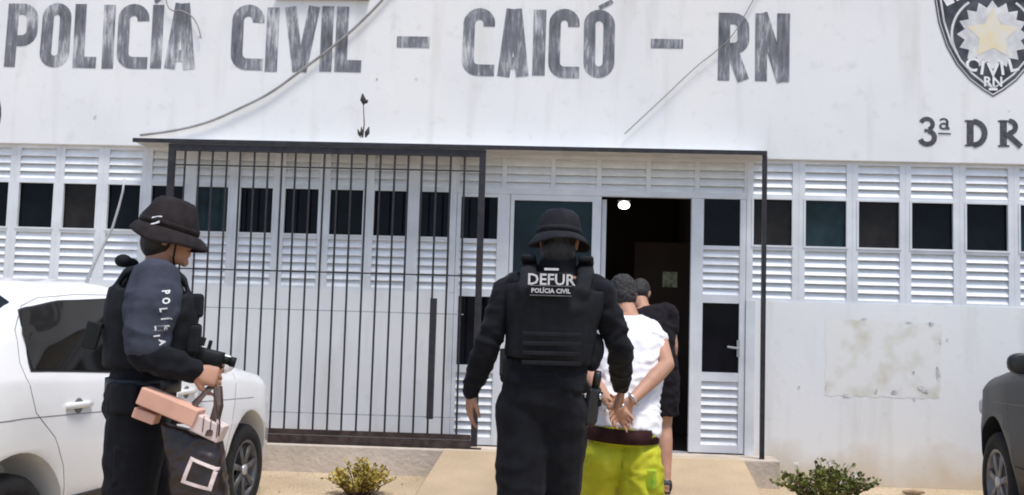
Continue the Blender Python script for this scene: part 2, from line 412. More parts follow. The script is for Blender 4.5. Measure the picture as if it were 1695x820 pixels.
# ------------------------------------------------------------------ sliding grille
GL, GR = at(281, 330, GY).x, at(797, 330, GY).x
gz0, gz1 = at(600, 733, GY).z, lz - .04
GT = thing('sliding_gate', ((GL + GR) / 2, GY, ZF), 'black barred sliding gate standing open in front of the left wall', 'gate')
zr = at(600, 714, GY).z
f = MB()
f.box(GL - .026, GL + .026, GY - .022, GY + .022, gz0, gz1); f.box(GR - .026, GR + .026, GY - .022, GY + .022, gz0, gz1)
f.box(GL + .0265, GR - .0265, GY - .02, GY + .02, gz1 - .055, gz1)
f.build('frame', M_BLACKM, GT)
f = MB(); f.box(GL + .0265, GR - .0265, GY - .024, GY + .024, gz0 - .01, gz0 + .045); f.box(GL + .03, GR - .03, GY - .012, GY + .012, gz0 + .05, zr)
f.build('bottom_rail', M_RUSTM, GT)
f = MB(); f.box(PX0 + .1, GR + .06, GY - .03, GY + .03, ZF - .002, gz0 - .012); f.build('track', M_RUSTM, GT)
for py in (276, 449):
    z = at(600, py + 3.5, GY).z
    f = MB(); f.box(GL + .027, GR - .027, GY - .007, GY + .007, z - .0055, z + .0055); f.build('crossbar', M_BLACKM, GT)
for py in (516, 687):
    z = at(600, py, GY).z
    f = MB(); f.box(GL + .027, GR - .12, GY + .010, GY + .016, z - .004, z + .004); f.build('crossbar', M_GREYM, GT)
bm_ = MB(); bm_.tube([(0, 0, zr - .002), (0, 0, gz1 - .05)], .0088, 8)
BAR = bm_.mesh('bar'); BAR.materials.append(M_BLACKM)
sp = at(481.5, 460, GY).x - at(458.2, 460, GY).x
x = at(481.5, 460, GY).x
k = int((x - GL - .05) / sp); x -= k * sp
while x < GR - .05:
    link(bpy.data.objects.new('bar', BAR), GT, (x + random.uniform(-.002, .002), GY, 0)).rotation_euler.y = random.uniform(-.0015, .0015); x += sp
c0, c1 = at(718, 494, GY - .03), at(716, 694, GY - .03)
f = MB(); f.box(c0.x - .027, c0.x + .027, GY - .05, GY - .012, c1.z, c0.z); f.build('lock_bar', M_BLACKM, GT, bevel=.004)

# ------------------------------------------------------------------ wall marks: lettering, emblem, patch
WY = -0.0325
def ribbon(b, pts, w, closed=False, y=WY):
    """flat stroke of width w through 2-D points (x, z) with mitred joints"""
    P = []
    for q in pts:
        if not P or (Vector(q) - P[-1]).length > .004: P.append(Vector(q))
    if closed and (P[0] - P[-1]).length < .004: P.pop()
    n = len(P); L = []; Rr = []
    for i in range(n):
        if closed: p0, p1, p2 = P[i-1], P[i], P[(i+1) % n]
        else: p0, p1, p2 = P[max(i-1, 0)], P[i], P[min(i+1, n-1)]
        d1 = (p1 - p0); d2 = (p2 - p1)
        if d1.length < 1e-9: d1 = d2
        if d2.length < 1e-9: d2 = d1
        d1.normalize(); d2.normalize()
        n1 = Vector((-d1.y, d1.x)); n2 = Vector((-d2.y, d2.x)); mm = n1 + n2
        mm = mm.normalized() if mm.length > 1e-6 else n1
        s = w / 2 / max(0.45, mm.dot(n1))
        L.append(p1 + mm * s); Rr.append(p1 - mm * s)
    a = [b.bm.verts.new((q.x, y, q.y)) for q in L]; c = [b.bm.verts.new((q.x, y, q.y)) for q in Rr]
    for i in range(n if closed else n - 1):
        j = (i + 1) % n; b.bm.faces.new((a[i], c[i], c[j], a[j]))
def arc(cx_, cz, r, a0, a1, n=5): return [(cx_ + r * math.cos(R_(a0 + (a1 - a0) * i / n)), cz + r * math.sin(R_(a0 + (a1 - a0) * i / n))) for i in range(n + 1)]
def letter(ch, w, h, t):
    """stroke paths in a w x h box, stroke t"""
    a, b, c, d = t/2, w - t/2, t/2, h - t/2; r = min(w * .32, (b - a) / 2)
    if ch == 'O': return [(arc(b - r, d - r, r, 0, 90) + arc(a + r, d - r, r, 90, 180) + arc(a + r, c + r, r, 180, 270) + arc(b - r, c + r, r, 270, 360), True)]
    if ch == 'C': return [([(b, h * .73)] + arc(b - r, d - r, r, 0, 90) + arc(a + r, d - r, r, 90, 180) + arc(a + r, c + r, r, 180, 270) + [(w, c)], False)]
    if ch == 'I': return [([(w/2, 0), (w/2, h)], False)]
    if ch == 'L': return [([(a, h), (a, c), (w, c)], False)]
    if ch == 'P': return [([(a, 0), (a, d), (b - r, d)] + arc(b - r, d - r, r, 90, 0) + arc(b - r, h * .42 + r, r, 0, -90) + [(a + t/2, h * .42)], False)]
    if ch == 'A': return [([(a, 0), (w/2 - t*.12, h), ], False), ([(b, 0), (w/2 + t*.12, h)], False), ([(w * .27, h * .2), (w * .73, h * .2)], False)]
    if ch == 'V': return [([(a, h), (w/2 - t*.12, 0)], False), ([(b, h), (w/2 + t*.12, 0)], False)]
    if ch == 'R': return [([(a, 0), (a, d), (b - r, d)] + arc(b - r, d - r, r, 90, 0) + arc(b - r, h * .46 + r, r, 0, -90) + [(a + t/2, h * .46)], False), ([(w * .45, h * .44), (b, 0)], False)]
    if ch == 'N': return [([(a, 0), (a, h)], False), ([(a, h), (b, 0)], False), ([(b, 0), (b, h)], False)]
    if ch == '-': return [([(0, h/2), (w, h/2)], False)]
words = [('P',10,62,6,112),('O',68,117,5,112),('L',122,161,7,113),('I',170,190,8,114),('C',195,246,6,114),('I',251,269,8,114),('A',274,326,6,115),
         ('C',383,437,8,117),('I',440,461,12,119),('V',469,528,11,119),('I',530,551,11,119),('L',556,600,12,120),('-',657,711,61,80),
         ('C',766,819,13,126),('A',824,876,15,127),('I',882,904,16,126),('C',908,960,15,129),('O',966,1018,16,129),('-',1078,1131,64,80),('R',1188,1241,21,133),('N',1250,1307,22,135)]
for ch, x0, x1, y0, y1 in words:
    p0, p1 = at(x0, (y0+y1)/2, WY), at(x1, (y0+y1)/2, WY)
    zt, zb2 = at((x0+x1)/2, y0, WY).z, at((x0+x1)/2, y1, WY).z
    w, h = p1.x - p0.x, zt - zb2
    t = h if ch == '-' else (w if ch == 'I' else 0.105)
    b = MB()
    for k, (pts, cl) in enumerate(letter(ch, w, h, t)):
        # hand painted: slightly uneven edges
        pp = []
        for q in pts:
            wob = mnoise.noise_vector(Vector((p0.x + q[0], zb2 + q[1], 0)) * 3.0) * .008
            pp.append((p0.x + q[0] + wob.x, zb2 + q[1] + wob.y))
        ribbon(b, pp, t * random.uniform(.93, 1.03), cl, WY - .0007 * k)
    b.build('painted_letter', M_PAINT, ST, recalc=False)
def mark(pts, wpx, ma=M_PAINT, y=WY - .003, name='painted_letter'):
    b = MB(); ribbon(b, [(at(*q, y).x, at(*q, y).z) for q in pts], wpx / 193.0, False, y); return b.build(name, ma, ST, recalc=False)
mark([(992, 13), (1014, 2)], 7); mark([(257, 4), (270, -8)], 7)
# 3a D R in serif capitals
M_TXT = mat('dark_grey_sign_paint', (0.085, 0.085, 0.095), 0.8, var=0.35, scale=30, spec=0.2)
def serif(strokes):
    b = MB()
    for k, (pts, w) in enumerate(strokes):
        ribbon(b, [(at(*q, WY).x, at(*q, WY).z) for q in pts], w / 193.0, False, WY - .0006 * k)
    return b.build('painted_letter', M_TXT, ST, recalc=False)
def ell(cx_, cy_, rx_, ry_, a0, a1, n=10): return [(cx_ + rx_ * math.cos(R_(a0 + (a1-a0)*i/n)), cy_ + ry_ * math.sin(R_(a0 + (a1-a0)*i/n))) for i in range(n + 1)]
serif([(ell(1534, 206, 10, 9, 200, 430), 7), (ell(1535, 228, 12, 11, -80, 165), 8), ([(1530, 216), (1538, 217)], 5)])
serif([(ell(1562, 201, 6, 4, 200, 360, 6), 3), ([(1568, 200), (1568, 213), (1572, 213)], 4), (ell(1562, 209, 6, 4.5, 0, 360, 8), 3), ([(1553, 221), (1574, 222)], 2.5)])
serif([([(1606, 199), (1606, 242)], 11), ([(1597, 200.5), (1614, 200.5)], 3), ([(1597, 241), (1614, 241)], 3), (ell(1611, 221, 19, 19.5, -90, 90), 9)])
serif([([(1661, 199), (1661, 243)], 11), ([(1652, 201), (1676, 201)], 3), ([(1652, 242), (1671, 242)], 3), (ell(1670, 210.5, 11, 10, -90, 90), 8), ([(1666, 221), (1690, 243)], 9)])
serif([([(1722, 200), (1722, 244)], 11), ([(1713, 202), (1737, 202)], 3), ([(1713, 243), (1732, 243)], 3), (ell(1731, 212, 12, 10.5, -90, 90), 8)])

# emblem
M_SHIELD = mat('dark_grey_shield_paint', (0.065, 0.07, 0.085), 0.75, var=0.5, scale=9, spec=0.2)
M_SILVER = mat('silver_paint', (0.72, 0.72, 0.72), 0.7, col2=(0.50, 0.50, 0.52), scale=12, spec=0.3)
M_GOLD = mat('gold_paint', (0.74, 0.64, 0.42), 0.7, col2=(0.70, 0.68, 0.62), scale=10, spec=0.3)
M_WPRINT = mat('white_sign_paint', (0.78, 0.78, 0.79), 0.8, var=0.08, scale=20, spec=0.2)
ec = at(1643, 58, WY); EU = 1 / 195.0
def ep(dx, dy, y): return (ec.x + dx * EU, y, ec.z - dy * EU)
def epoly(pts, y, name, ma):
    b = MB(); c = [0, 0]
    b.poly([ep(q[0], q[1], y) for q in pts])
    me = b.mesh(name, False)
    o = mobj(name, me, ma, EMB); return o
def shield(s, oy=0):
    r = [(-88, -95), (-90, -60), (-84, -20), (-72, 18), (-56, 48), (-36, 72), (-16, 88), (0, 98)]
    pts = [(x * s, y * s + oy) for x, y in r]
    return pts + [(-x, y) for x, y in pts[-2::-1]]
b = MB(); b.poly([ep(x, y, WY - .0005) for x, y in shield(1.0)][::-1]); EMB = b.build('emblem', M_SHIELD, ST, recalc=False); EMB['label'] = 'dark shield emblem with a silver and gold star on the right of the wall'
def rib_e(pts, w, y, name, ma, cl=False):
    bb = MB(); ribbon(bb, [(ep(q[0], q[1], 0)[0], ep(q[0], q[1], 0)[2]) for q in pts], w * EU, cl, y); return bb.build(name, ma, EMB, recalc=False)
rib_e(shield(1.035, 1), 2.0, WY - .0012, 'outline', M_SHIELD)
rib_e(shield(0.93, -2), 3.0, WY - .0014, 'inner_outline', M_SILVER)
def star(n, r0, r1, rot=0): return [((r0 if i % 2 == 0 else r1) * math.sin(math.pi * i / n + rot), -(r0 if i % 2 == 0 else r1) * math.cos(math.pi * i / n + rot)) for i in range(2 * n)]
bb = MB()
def fan(bb, pts, y):
    c = bb.bm.verts.new(ep(0, 0, y)); vs = [bb.bm.verts.new(ep(q[0], q[1], y)) for q in pts]
    for i in range(len(vs)): bb.bm.faces.new((c, vs[i], vs[(i + 1) % len(vs)]))
fan(bb, star(16, 58, 46), WY - .0020); bb.build('star', M_SILVER, EMB, recalc=False)
bb = MB(); fan(bb, star(5, 44, 22), WY - .0032); bb.build('star', M_GOLD, EMB, recalc=False)
rib_e(ell(0, 0, 66, 66, 150, 235), 4, WY - .0022, 'ring', M_SILVER); rib_e(ell(0, 0, 66, 66, -55, 30), 4, WY - .0022, 'ring', M_SILVER)
def text_mesh(s, size, ma, name, parent, M, extrude=0.0, bold=0.0):
    cu = bpy.data.curves.new('t', 'FONT'); cu.body = s; cu.size = size; cu.align_x = 'CENTER'; cu.align_y = 'CENTER'; cu.extrude = extrude; cu.offset = bold
    cu.resolution_u = 2
    to = bpy.data.objects.new('t', cu); COL.objects.link(to)
    dg = bpy.context.evaluated_depsgraph_get(); me = bpy.data.meshes.new_from_object(to.evaluated_get(dg))
    bpy.data.objects.remove(to); bpy.data.curves.remove(cu)
    me.transform(M); me.materials.clear()
    return mobj(name, me, ma, parent)
RX = Matrix.Rotation(math.pi/2, 4, 'X')
for i, ch in enumerate('CIVIL'):                     # bent round the foot of the shield
    a = (-34, -17, 0, 15, 32)[i]; dy = (-3, 3, 6, 3, -3)[i]
    text_mesh(ch, 27 * EU * 1.15, M_WPRINT, 'painted_letter', EMB, Matrix.Translation(ep(a, 54 + dy, WY - .004)) @ Matrix.Rotation(R_(a * .45), 4, 'Y').inverted() @ RX, 0, .004)
text_mesh('RN', 19 * EU * 1.2, M_WPRINT, 'painted_letter', EMB, Matrix.Translation(ep(0, 79, WY - .004)) @ RX, 0, .003)
rib_e([(-7, 91), (7, 91)], 4, WY - .004, 'underline', M_WPRINT)
rib_e([(-80, -58), (-40, -80), (0, -84), (40, -80), (80, -58)], 26, WY - .0045, 'scroll', M_WPRINT)
for i, ch in enumerate('POLÍCIA'):
    a = -60 + i * 20
    text_mesh(ch, 22 * EU * 1.2, M_SHIELD, 'painted_letter', EMB, Matrix.Translation(ep(a, -82 + abs(a) ** 2 / 190, WY - .006)) @ Matrix.Rotation(R_(a * .5), 4, 'Y') @ RX, 0, .003)
# edge of a second emblem at the far left, mostly beyond the picture
l0 = MB(); cpx = at(-62, 190, WY)
ribbon(l0, [(cpx.x + .33 * math.cos(R_(a)), cpx.z + .36 * math.sin(R_(a)) ) for a in range(0, 360, 10)], .035, True, WY)
o = l0.build('emblem', M_SHIELD, ST, recalc=False); o['label'] = 'dark ring of an emblem cut off at the left edge'

bk0, bk1 = at(458, -2, WY), at(612, 1, WY); q = MB(); q.box(bk0.x, bk1.x, -.075, -.031, bk1.z, bk1.z + .05); q.build('bracket', M_RUSTM, ST, bevel=.004)
# rough patch where a plaque was taken off the wall
def patch_material():
    m, n, l, p = nodes('rough_patch_plaster')
    tc = n.new('ShaderNodeTexCoord'); a = n.new('ShaderNodeTexNoise'); a.inputs['Scale'].default_value = 5; a.inputs['Detail'].default_value = 8; l.new(tc.outputs['Object'], a.inputs['Vector'])
    r = n.new('ShaderNodeValToRGB'); l.new(a.outputs[0], r.inputs[0]); e = r.color_ramp.elements
    e[0].position = .30; e[0].color = (0.62, 0.59, 0.50, 1); e[1].position = .52; e[1].color = (0.765, 0.755, 0.725, 1)
    l.new(r.outputs[0], p.inputs['Base Color']); p.inputs['Roughness'].default_value = .95; p.inputs['Specular IOR Level'].default_value = .2
    b = n.new('ShaderNodeBump'); b.inputs['Strength'].default_value = .3; b.inputs['Distance'].default_value = .006; l.new(a.outputs[0], b.inputs['Height']); l.new(b.outputs[0], p.inputs['Normal'])
    return m
M_PATCH = patch_material()
M_SCAR = mat('exposed_dark_plaster', (0.55, 0.54, 0.53), 0.95, var=.4, scale=20, spec=.2)
pa, pb, pc, pd = at(1366, 527, 0), at(1560, 537, 0), at(1555, 660, 0), at(1366, 656, 0)
ring = []
def edge(p, q, k):
    for i in range(k):
        t = i / k; c = p.lerp(q, t); yield (c.x + random.uniform(-.010, .010), c.z + random.uniform(-.010, .010))
for s_, e_, k in ((pa, pb, 22), (pb, pc, 15), (pc, pd, 22), (pd, pa, 15)): ring += list(edge(s_, e_, k))
b = MB(); cx0 = sum(q[0] for q in ring) / len(ring); cz0 = sum(q[1] for q in ring) / len(ring)
c = b.bm.verts.new((cx0, -.0014, cz0)); vi = [b.bm.verts.new((cx0 + (q[0]-cx0)*.985, -.0014, cz0 + (q[1]-cz0)*.98)) for q in ring]; vo = [b.bm.verts.new((q[0], -.0012, q[1])) for q in ring]
for i in range(len(ring)):
    j = (i + 1) % len(ring); b.bm.faces.new((c, vi[i], vi[j])); b.bm.faces.new((vi[i], vo[i], vo[j], vi[j]))
o = b.build('plaster_patch', M_PATCH, ST); o['label'] = 'rough rectangular plaster patch on the right wall'
def blot(px, py, rpx, asp=1.0, name='scar', n=9, ma=None, y=-.0045):
    c = at(px, py, 0); bb = MB()
    bb.poly([(c.x + rpx / 196 * asp * random.uniform(.5, 1.2) * math.cos(2*math.pi*i/n), y, c.z + rpx / 196 * random.uniform(.5, 1.2) * math.sin(2*math.pi*i/n)) for i in range(n)])
    return bb.build(name, ma or M_SCAR, ST)
for q in ((1557, 565, 5, .5), (1552, 618, 11, .3), (1541, 536, 3, 2.2), (1525, 643, 5, 1.2), (1532, 648, 3, 2), (1514, 660, 3, 1), (1367, 642, 4, .5), (1512, 617, 3, .8), (1450, 648, 4, .8), (1568, 562, 2.5, .8), (1322, 641, 2.2, 1), (1400, 655, 3, 2), (1430, 528, 1.6, 5), (1480, 650, 3, 1.8), (1503, 534, 1.2, 6)): blot(*q)
for q in ((625, 133, 2.2, 1), (690, 132, 2.2, 1.4), (1668, 185, 1.5, 1), (160, 195, 3, 1), (332, 62, 3, .8)):
    blot(*q, y=WY - .001)
# ------------------------------------------------------------------ people
def baked(b, name, mat_, parent, voxel=0.008, smooth=4, disp=0.0, dsize=0.12, dis2=0.0, label=None):
    """join overlapping closed shapes into one continuous surface, then give cloth its creases"""
    me = b.mesh(name); o = bpy.data.objects.new('tmp', me); COL.objects.link(o)
    r = o.modifiers.new('r', 'REMESH'); r.mode = 'VOXEL'; r.voxel_size = voxel
    if smooth:
        s = o.modifiers.new('s', 'SMOOTH'); s.factor = 0.5; s.iterations = smooth
    dg = bpy.context.evaluated_depsgraph_get(); me2 = bpy.data.meshes.new_from_object(o.evaluated_get(dg))
    bpy.data.objects.remove(o); bpy.data.meshes.remove(me)
    if disp:
        nrm = [v.normal.copy() for v in me2.vertices]
        for v, nn in zip(me2.vertices, nrm):
            p = v.co
            q = Vector((p.x, p.y, p.z * 1.6)) / dsize
            w = mnoise.noise_vector(q * .7) * .6
            d = 1 - abs(mnoise.noise(q + w)) * 2.2
            d += 0.5 * mnoise.noise(q * 2.3 + w)
            v.co = p + nn * disp * d * 0.6
    me2.materials.clear()
    o = mobj(name, me2, mat_, parent, smooth=True)
    if label: o['label'] = label
    return o

M_SKIN = mat('tan_skin', (0.38, 0.20, 0.13), 0.55, var=0.12, scale=14, bump=.05, bscale=120, spec=.35)
M_SKIN2 = mat('light_brown_skin', (0.42, 0.225, 0.15), 0.55, var=0.12, scale=14, bump=.05, bscale=120, spec=.35)
M_HAIR = mat('black_hair', (0.012, 0.010, 0.010), 0.6, var=.5, scale=60, stretch=(1, 1, .2), bump=.5, bscale=150)
M_HAIR2 = mat('short_grey_black_hair', (0.028, 0.025, 0.025), 0.8, var=.5, scale=90, bump=.5, bscale=160)
M_BLACK = mat('black_uniform_cloth', (0.006, 0.0065, 0.0095), 0.9, var=.3, scale=18, bump=.25, bscale=300, spec=.2, sheen=.03)
M_BLACK2 = mat('black_vest_nylon', (0.008, 0.009, 0.012), 0.8, var=.3, scale=25, bump=.3, bscale=260, spec=.25)
M_HAT1 = mat('dark_brown_black_hat_cloth', (0.018, 0.014, 0.015), 0.85, var=.3, scale=22, bump=.3, bscale=260, spec=.2)
M_HAT2 = mat('charcoal_hat_cloth', (0.013, 0.013, 0.017), 0.85, var=.4, scale=16, bump=.3, bscale=260, spec=.2)
M_SLEEVE = mat('blue_grey_combat_sleeve', (0.043, 0.048, 0.068), 0.85, var=.2, scale=14, bump=.25, bscale=250, spec=.2)
M_WHITEC = mat('white_cotton', (0.78, 0.77, 0.80), 0.9, var=.04, scale=10, bump=.2, bscale=200, spec=.2)
M_BTEE = mat('black_cotton', (0.013, 0.011, 0.014), 0.9, var=.3, scale=12, bump=.2, bscale=200, spec=.15)
M_MAROON = mat('dark_maroon_cloth', (0.035, 0.014, 0.014), 0.9, var=.4, scale=18, spec=.15)
M_LEATHER = mat('black_leather', (0.010, 0.010, 0.011), 0.45, var=.3, scale=30, bump=.2, bscale=120)
M_EYEW = mat('eye_white', (0.7, 0.68, 0.65), .3, var=.03); M_EYED = mat('dark_iris', (0.02, 0.012, 0.01), .2, var=.1)
M_WTXT = mat('white_print', (0.62, 0.62, 0.64), .7, var=.15, scale=40)
M_STEEL = mat('bright_steel', (0.6, 0.6, 0.62), .25, var=.1, metal=1.0)
def shorts_material():
    m, n, l, p = nodes('lime_shorts_cloth')
    tc = n.new('ShaderNodeTexCoord'); a = n.new('ShaderNodeTexNoise'); a.inputs['Scale'].default_value = 7; a.inputs['Detail'].default_value = 4; l.new(tc.outputs['Object'], a.inputs['Vector'])
    r = n.new('ShaderNodeValToRGB'); l.new(a.outputs[0], r.inputs[0]); e = r.color_ramp.elements
    e[0].position = .35; e[0].color = (0.36, 0.38, 0.012, 1); e[1].position = .65; e[1].color = (0.52, 0.52, 0.03, 1)
    l.new(r.outputs[0], p.inputs['Base Color']); p.inputs['Roughness'].default_value = .7; p.inputs['Specular IOR Level'].default_value = .3
    return m
M_SHORTS = shorts_material(); M_GREENP = mat('bright_green_print', (0.16, 0.40, 0.02), .7, var=.5, scale=25, col2=(0.42, 0.48, 0.02))

def lerp(a, b, t): return a + (b - a) * t
def nrmz(v): return v.normalized()

class Fig:
    """skeleton of one figure. J: joints in world space; F facing of the trunk, HF facing of the head"""
    def __init__(s, J, F, HF=None, k=1.0, HU=None):
        s.J = {a: Vector(b) for a, b in J.items()}; s.F = nrmz(Vector(F)); s.k = k
        s.HF = nrmz(Vector(HF if HF is not None else F)); hu = Vector(HU) if HU is not None else Vector((0, 0, 1))
        s.HU = nrmz(hu - s.HF * hu.dot(s.HF)); s.HR = s.HF.cross(s.HU)
    # -- shapes -------------------------------------------------------
    def torso(s, b, add=0.0, dadd=None, t0=-0.10, t1=1.0, ex=2.3, n=24, wide=1.0):
        """loft along pelvis > chest > neck. profile (t, half width, half depth, forward shift)"""
        J, k = s.J, s.k; dadd = add if dadd is None else dadd
        P, C, N = J['pelvis'], J['chest'], J['neck']
        rp = nrmz(J['rhip'] - J['lhip']); rs = nrmz(J['rsho'] - J['lsho'])
        prof = [(-0.10, .120, .085, 0), (0.0, .168, .112, -.012), (.12, .170, .112, -.008), (.30, .148, .100, .004), (.5, .158, .112, .008), (.72, .178, .122, .008), (.86, .176, .105, 0), (.94, .140, .082, -.004), (1.0, .072, .066, 0)]
        secs = []
        for (t, w, d, fs) in prof:
            if t < t0 - .001 or t > t1 + .001: continue
            if t < .6: c = P.lerp(C, t / .6) if t >= 0 else P + (P - C) * (-t / .6)
            else: c = C.lerp(N, (t - .6) / .4)
            ax = nrmz((C - P)) if t < .6 else nrmz((N - C))
            u = rp.lerp(rs, min(1, max(0, t))); u = nrmz(u - ax * u.dot(ax)); v = nrmz(ax.cross(u))
            if v.dot(s.F) < 0: v = -v
            secs.append((c + v * fs * k, u * (w * k * wide + add), v * (d * k + dadd), ex))
        b.loft(secs, n)
    def chain(s, b, pts, rad):
        """tapered limb with rounded joints"""
        for i in range(len(pts) - 1):
            p, q = pts[i], pts[i+1]
            if (q - p).length < 1e-4: continue
            b.tube([p, p.lerp(q, .5), q], [rad[i], (rad[i] + rad[i+1]) / 2, rad[i+1]], 14)
        for p, r in zip(pts, rad): b.ball(p, r * .995, seg=14, rings=8)
    def arm(s, b, sd, add=0.0, t1=2.0, base=True):
        J, k = s.J, s.k; S, E, W = J[sd + 'sho'], J[sd + 'elb'], J[sd + 'wri']
        pts = [S, S.lerp(E, .35), E, E.lerp(W, .3), W]; r = [.056, .050, .040, .043, .027]; tt = [0, .35, 1, 1.3, 2]
        P = []; Rr = []
        for i in range(len(pts)):
            if tt[i] <= t1 + 1e-6: P.append(pts[i]); Rr.append(r[i] * k + add)
            else:
                f = (t1 - tt[i-1]) / (tt[i] - tt[i-1]); P.append(pts[i-1].lerp(pts[i], f)); Rr.append(lerp(r[i-1], r[i], f) * k + add); break
        s.chain(b, P, Rr)
        if base: b.ball(S + (s.J['neck'] - S) * .12, .060 * k + add)
    def leg(s, b, sd, add=0.0, t1=2.0, flare=0.0):
        J, k = s.J, s.k; H, K, A = J[sd + 'hip'], J[sd + 'kne'], J[sd + 'ank']
        back = -s.F * .015 * k
        pts = [H, H.lerp(K, .4), K, K.lerp(A, .3) + back, A]; r = [.088, .080, .056, .057, .037]; tt = [0, .4, 1, 1.3, 2]
        P = []; Rr = []
        for i in range(len(pts)):
            if tt[i] <= t1 + 1e-6: P.append(pts[i]); Rr.append(r[i] * k + add + flare * tt[i])
            else:
                f = (t1 - tt[i-1]) / (tt[i] - tt[i-1]); P.append(pts[i-1].lerp(pts[i], f)); Rr.append(lerp(r[i-1], r[i], f) * k + add + flare * t1); break
        if t1 < 2 and flare:    # open hem: cut straight, not rounded
            for i in range(len(P) - 1): b.tube([P[i], P[i].lerp(P[i+1], .5), P[i+1]], [Rr[i], (Rr[i]+Rr[i+1])/2, Rr[i+1]], 18)
            for p, r_ in zip(P[:-1], Rr[:-1]): b.ball(p, r_ * .995)
        else: s.chain(b, P, Rr)
    def foot(s, b, sd, add=0.0):
        J, k = s.J, s.k; A = J[sd + 'ank']; f = nrmz(Vector((s.F.x, s.F.y, 0))); f = nrmz(f + s.J.get(sd + 'toe', Vector((0, 0, 0)))); r = Vector((f.y, -f.x, 0)); zb = A.z - .085 * k
        secs = [(-.055, .030, .03), (-.04, .036, .045), (0, .040, .05), (.06, .042, .038), (.12, .046, .028), (.165, .040, .022), (.19, .022, .014)]
        b.loft([(Vector((A.x, A.y, zb)) + f * (x * k) + Vector((0, 0, h * k)), r * (w * k + add), Vector((0, 0, 1)) * (h * k + add * .5), 2.4) for x, w, h in secs], 16)
    def hand(s, b, sd, d, pn, curl=(.35, .45, .35), spread=.06, k2=1.0, thumb=.5):
        """d: direction of the fingers, pn: palm normal (the way fingers curl)"""
        k = s.k * k2; W = s.J[sd + 'wri']; d = nrmz(Vector(d)); pn = Vector(pn); pn = nrmz(pn - d * pn.dot(d)); w = d.cross(pn)
        if sd == 'r': w = -w                      # w points to the thumb side
        secs = [(-.01, .026, .021), (.02, .030, .018), (.05, .039, .016), (.085, .041, .0135), (.095, .036, .010)]
        b.loft([(W + d * x * k, w * a * k, pn * c * k, 2.6) for x, a, c in secs], 16)
        for i, (off, L) in enumerate(((.0315, .072), (.0108, .080), (-.0100, .075), (-.030, .060))):
            p = W + d * (.088 - abs(off) * .1) * k + w * off * k; dd = nrmz(d + w * (off / .03) * spread); pts = [p - dd * .015 * k, p]; a = 0
            for j, fr in enumerate((.45, .30, .25)):
                a += curl[j] * (1 + .12 * i); p = p + (dd * math.cos(a) + pn * math.sin(a)) * L * fr * k; pts.append(p)
            b.tube(pts, [.0085 * k, .0088 * k, .0082 * k, .0075 * k, .006 * k], 8); b.ball(pts[-1], .0062 * k, seg=8, rings=6)
            for q, r_ in zip(pts[1:-1], (.0088, .0084, .0077)): b.ball(q, r_ * k, seg=8, rings=6)
        p0 = W + d * .022 * k + w * .024 * k + pn * .006 * k
        p1 = p0 + (d * .62 + w * .62 + pn * .35 * thumb) * .042 * k; p2 = p1 + (d * .85 + w * .25 + pn * .5 * thumb) * .032 * k; p3 = p2 + (d * .9 + w * .02 + pn * .6 * thumb) * .026 * k
        b.tube([p0, p1, p2, p3], [.0145 * k, .0115 * k, .0098 * k, .0072 * k], 8)
        for q, r_ in ((p1, .0115), (p2, .0098), (p3, .0073)): b.ball(q, r_ * k, seg=8, rings=6)
    def head(s, b):
        k = s.k; c = s.J['head']; f, r, u = s.HF, s.HR, s.HU
        ax = Matrix((r, f, u)).transposed()
        B = lambda x, y, z, a, e, g: b.ball(c + (r * x + f * y + u * z) * k, (a * k, e * k, g * k), ax)
        B(0, -.014, .030, .074, .094, .084); B(0, -.03, .005, .068, .075, .07); B(0, .038, -.01, .060, .054, .080); B(0, .028, -.055, .054, .058, .052)
        B(0, .074, -.091, .024, .018, .019); B(0, .083, .026, .050, .013, .011); B(0, .087, -.050, .024, .011, .007); B(0, .086, -.062, .020, .010, .007)
        b.tube([c + (f * .085 + u * .022) * k, c + (f * .100 - u * .008) * k, c + (f * .110 - u * .020) * k], [.009 * k, .011 * k, .013 * k], 8); B(0, .102, -.022, .0165, .016, .011)
        for sg in (-1, 1):
            B(sg * .074, -.004, -.006, .009, .018, .031); B(sg * .080, -.010, .006, .007, .017, .018); B(sg * .040, .066, -.028, .020, .018, .018)
        s.chain(b, [s.J['neck'] - u * .02, c - f * .022 * k - u * .05 * k], [.060 * k, .056 * k])
    def eyes(s, parent):
        c, k = s.J['head'], s.k
        for sg in (-1, 1):
            p = c + (s.HR * sg * .031 + s.HF * .0815 + s.HU * .007) * k
            b = MB(); b.ball(p, .0115 * k); e = b.build('eye', M_EYEW, parent, smooth=True)
            b = MB(); b.ball(p + s.HF * .0062 * k, .0062 * k); b.build('iris', M_EYED, e, smooth=True)
            b = MB(); b.loft([(p + (s.HR * t * .018 + s.HU * (.020 - .006 * t * t) + s.HF * .006) * k, s.HU * .0035 * k, s.HF * .005 * k) for t in (-1, -.4, .3, 1)], 8)
            b.build('eyebrow', M_HAIR, parent, smooth=True)
    def hair(s, b, low=-.045, add=.006):
        k = s.k; c = s.J['head']; f, r, u = s.HF, s.HR, s.HU; ax = Matrix((r, f, u)).transposed()
        b.ball(c + (-f * .018 + u * .034) * k, ((.074 + add) * k, (.094 + add) * k, (.084 + add) * k), ax, 18, 12)
        b.ball(c + (-f * .040 + u * (.0 + low * .3)) * k, ((.070 + add * .7) * k, (.068 + add) * k, (.066 - low * .2) * k), ax)
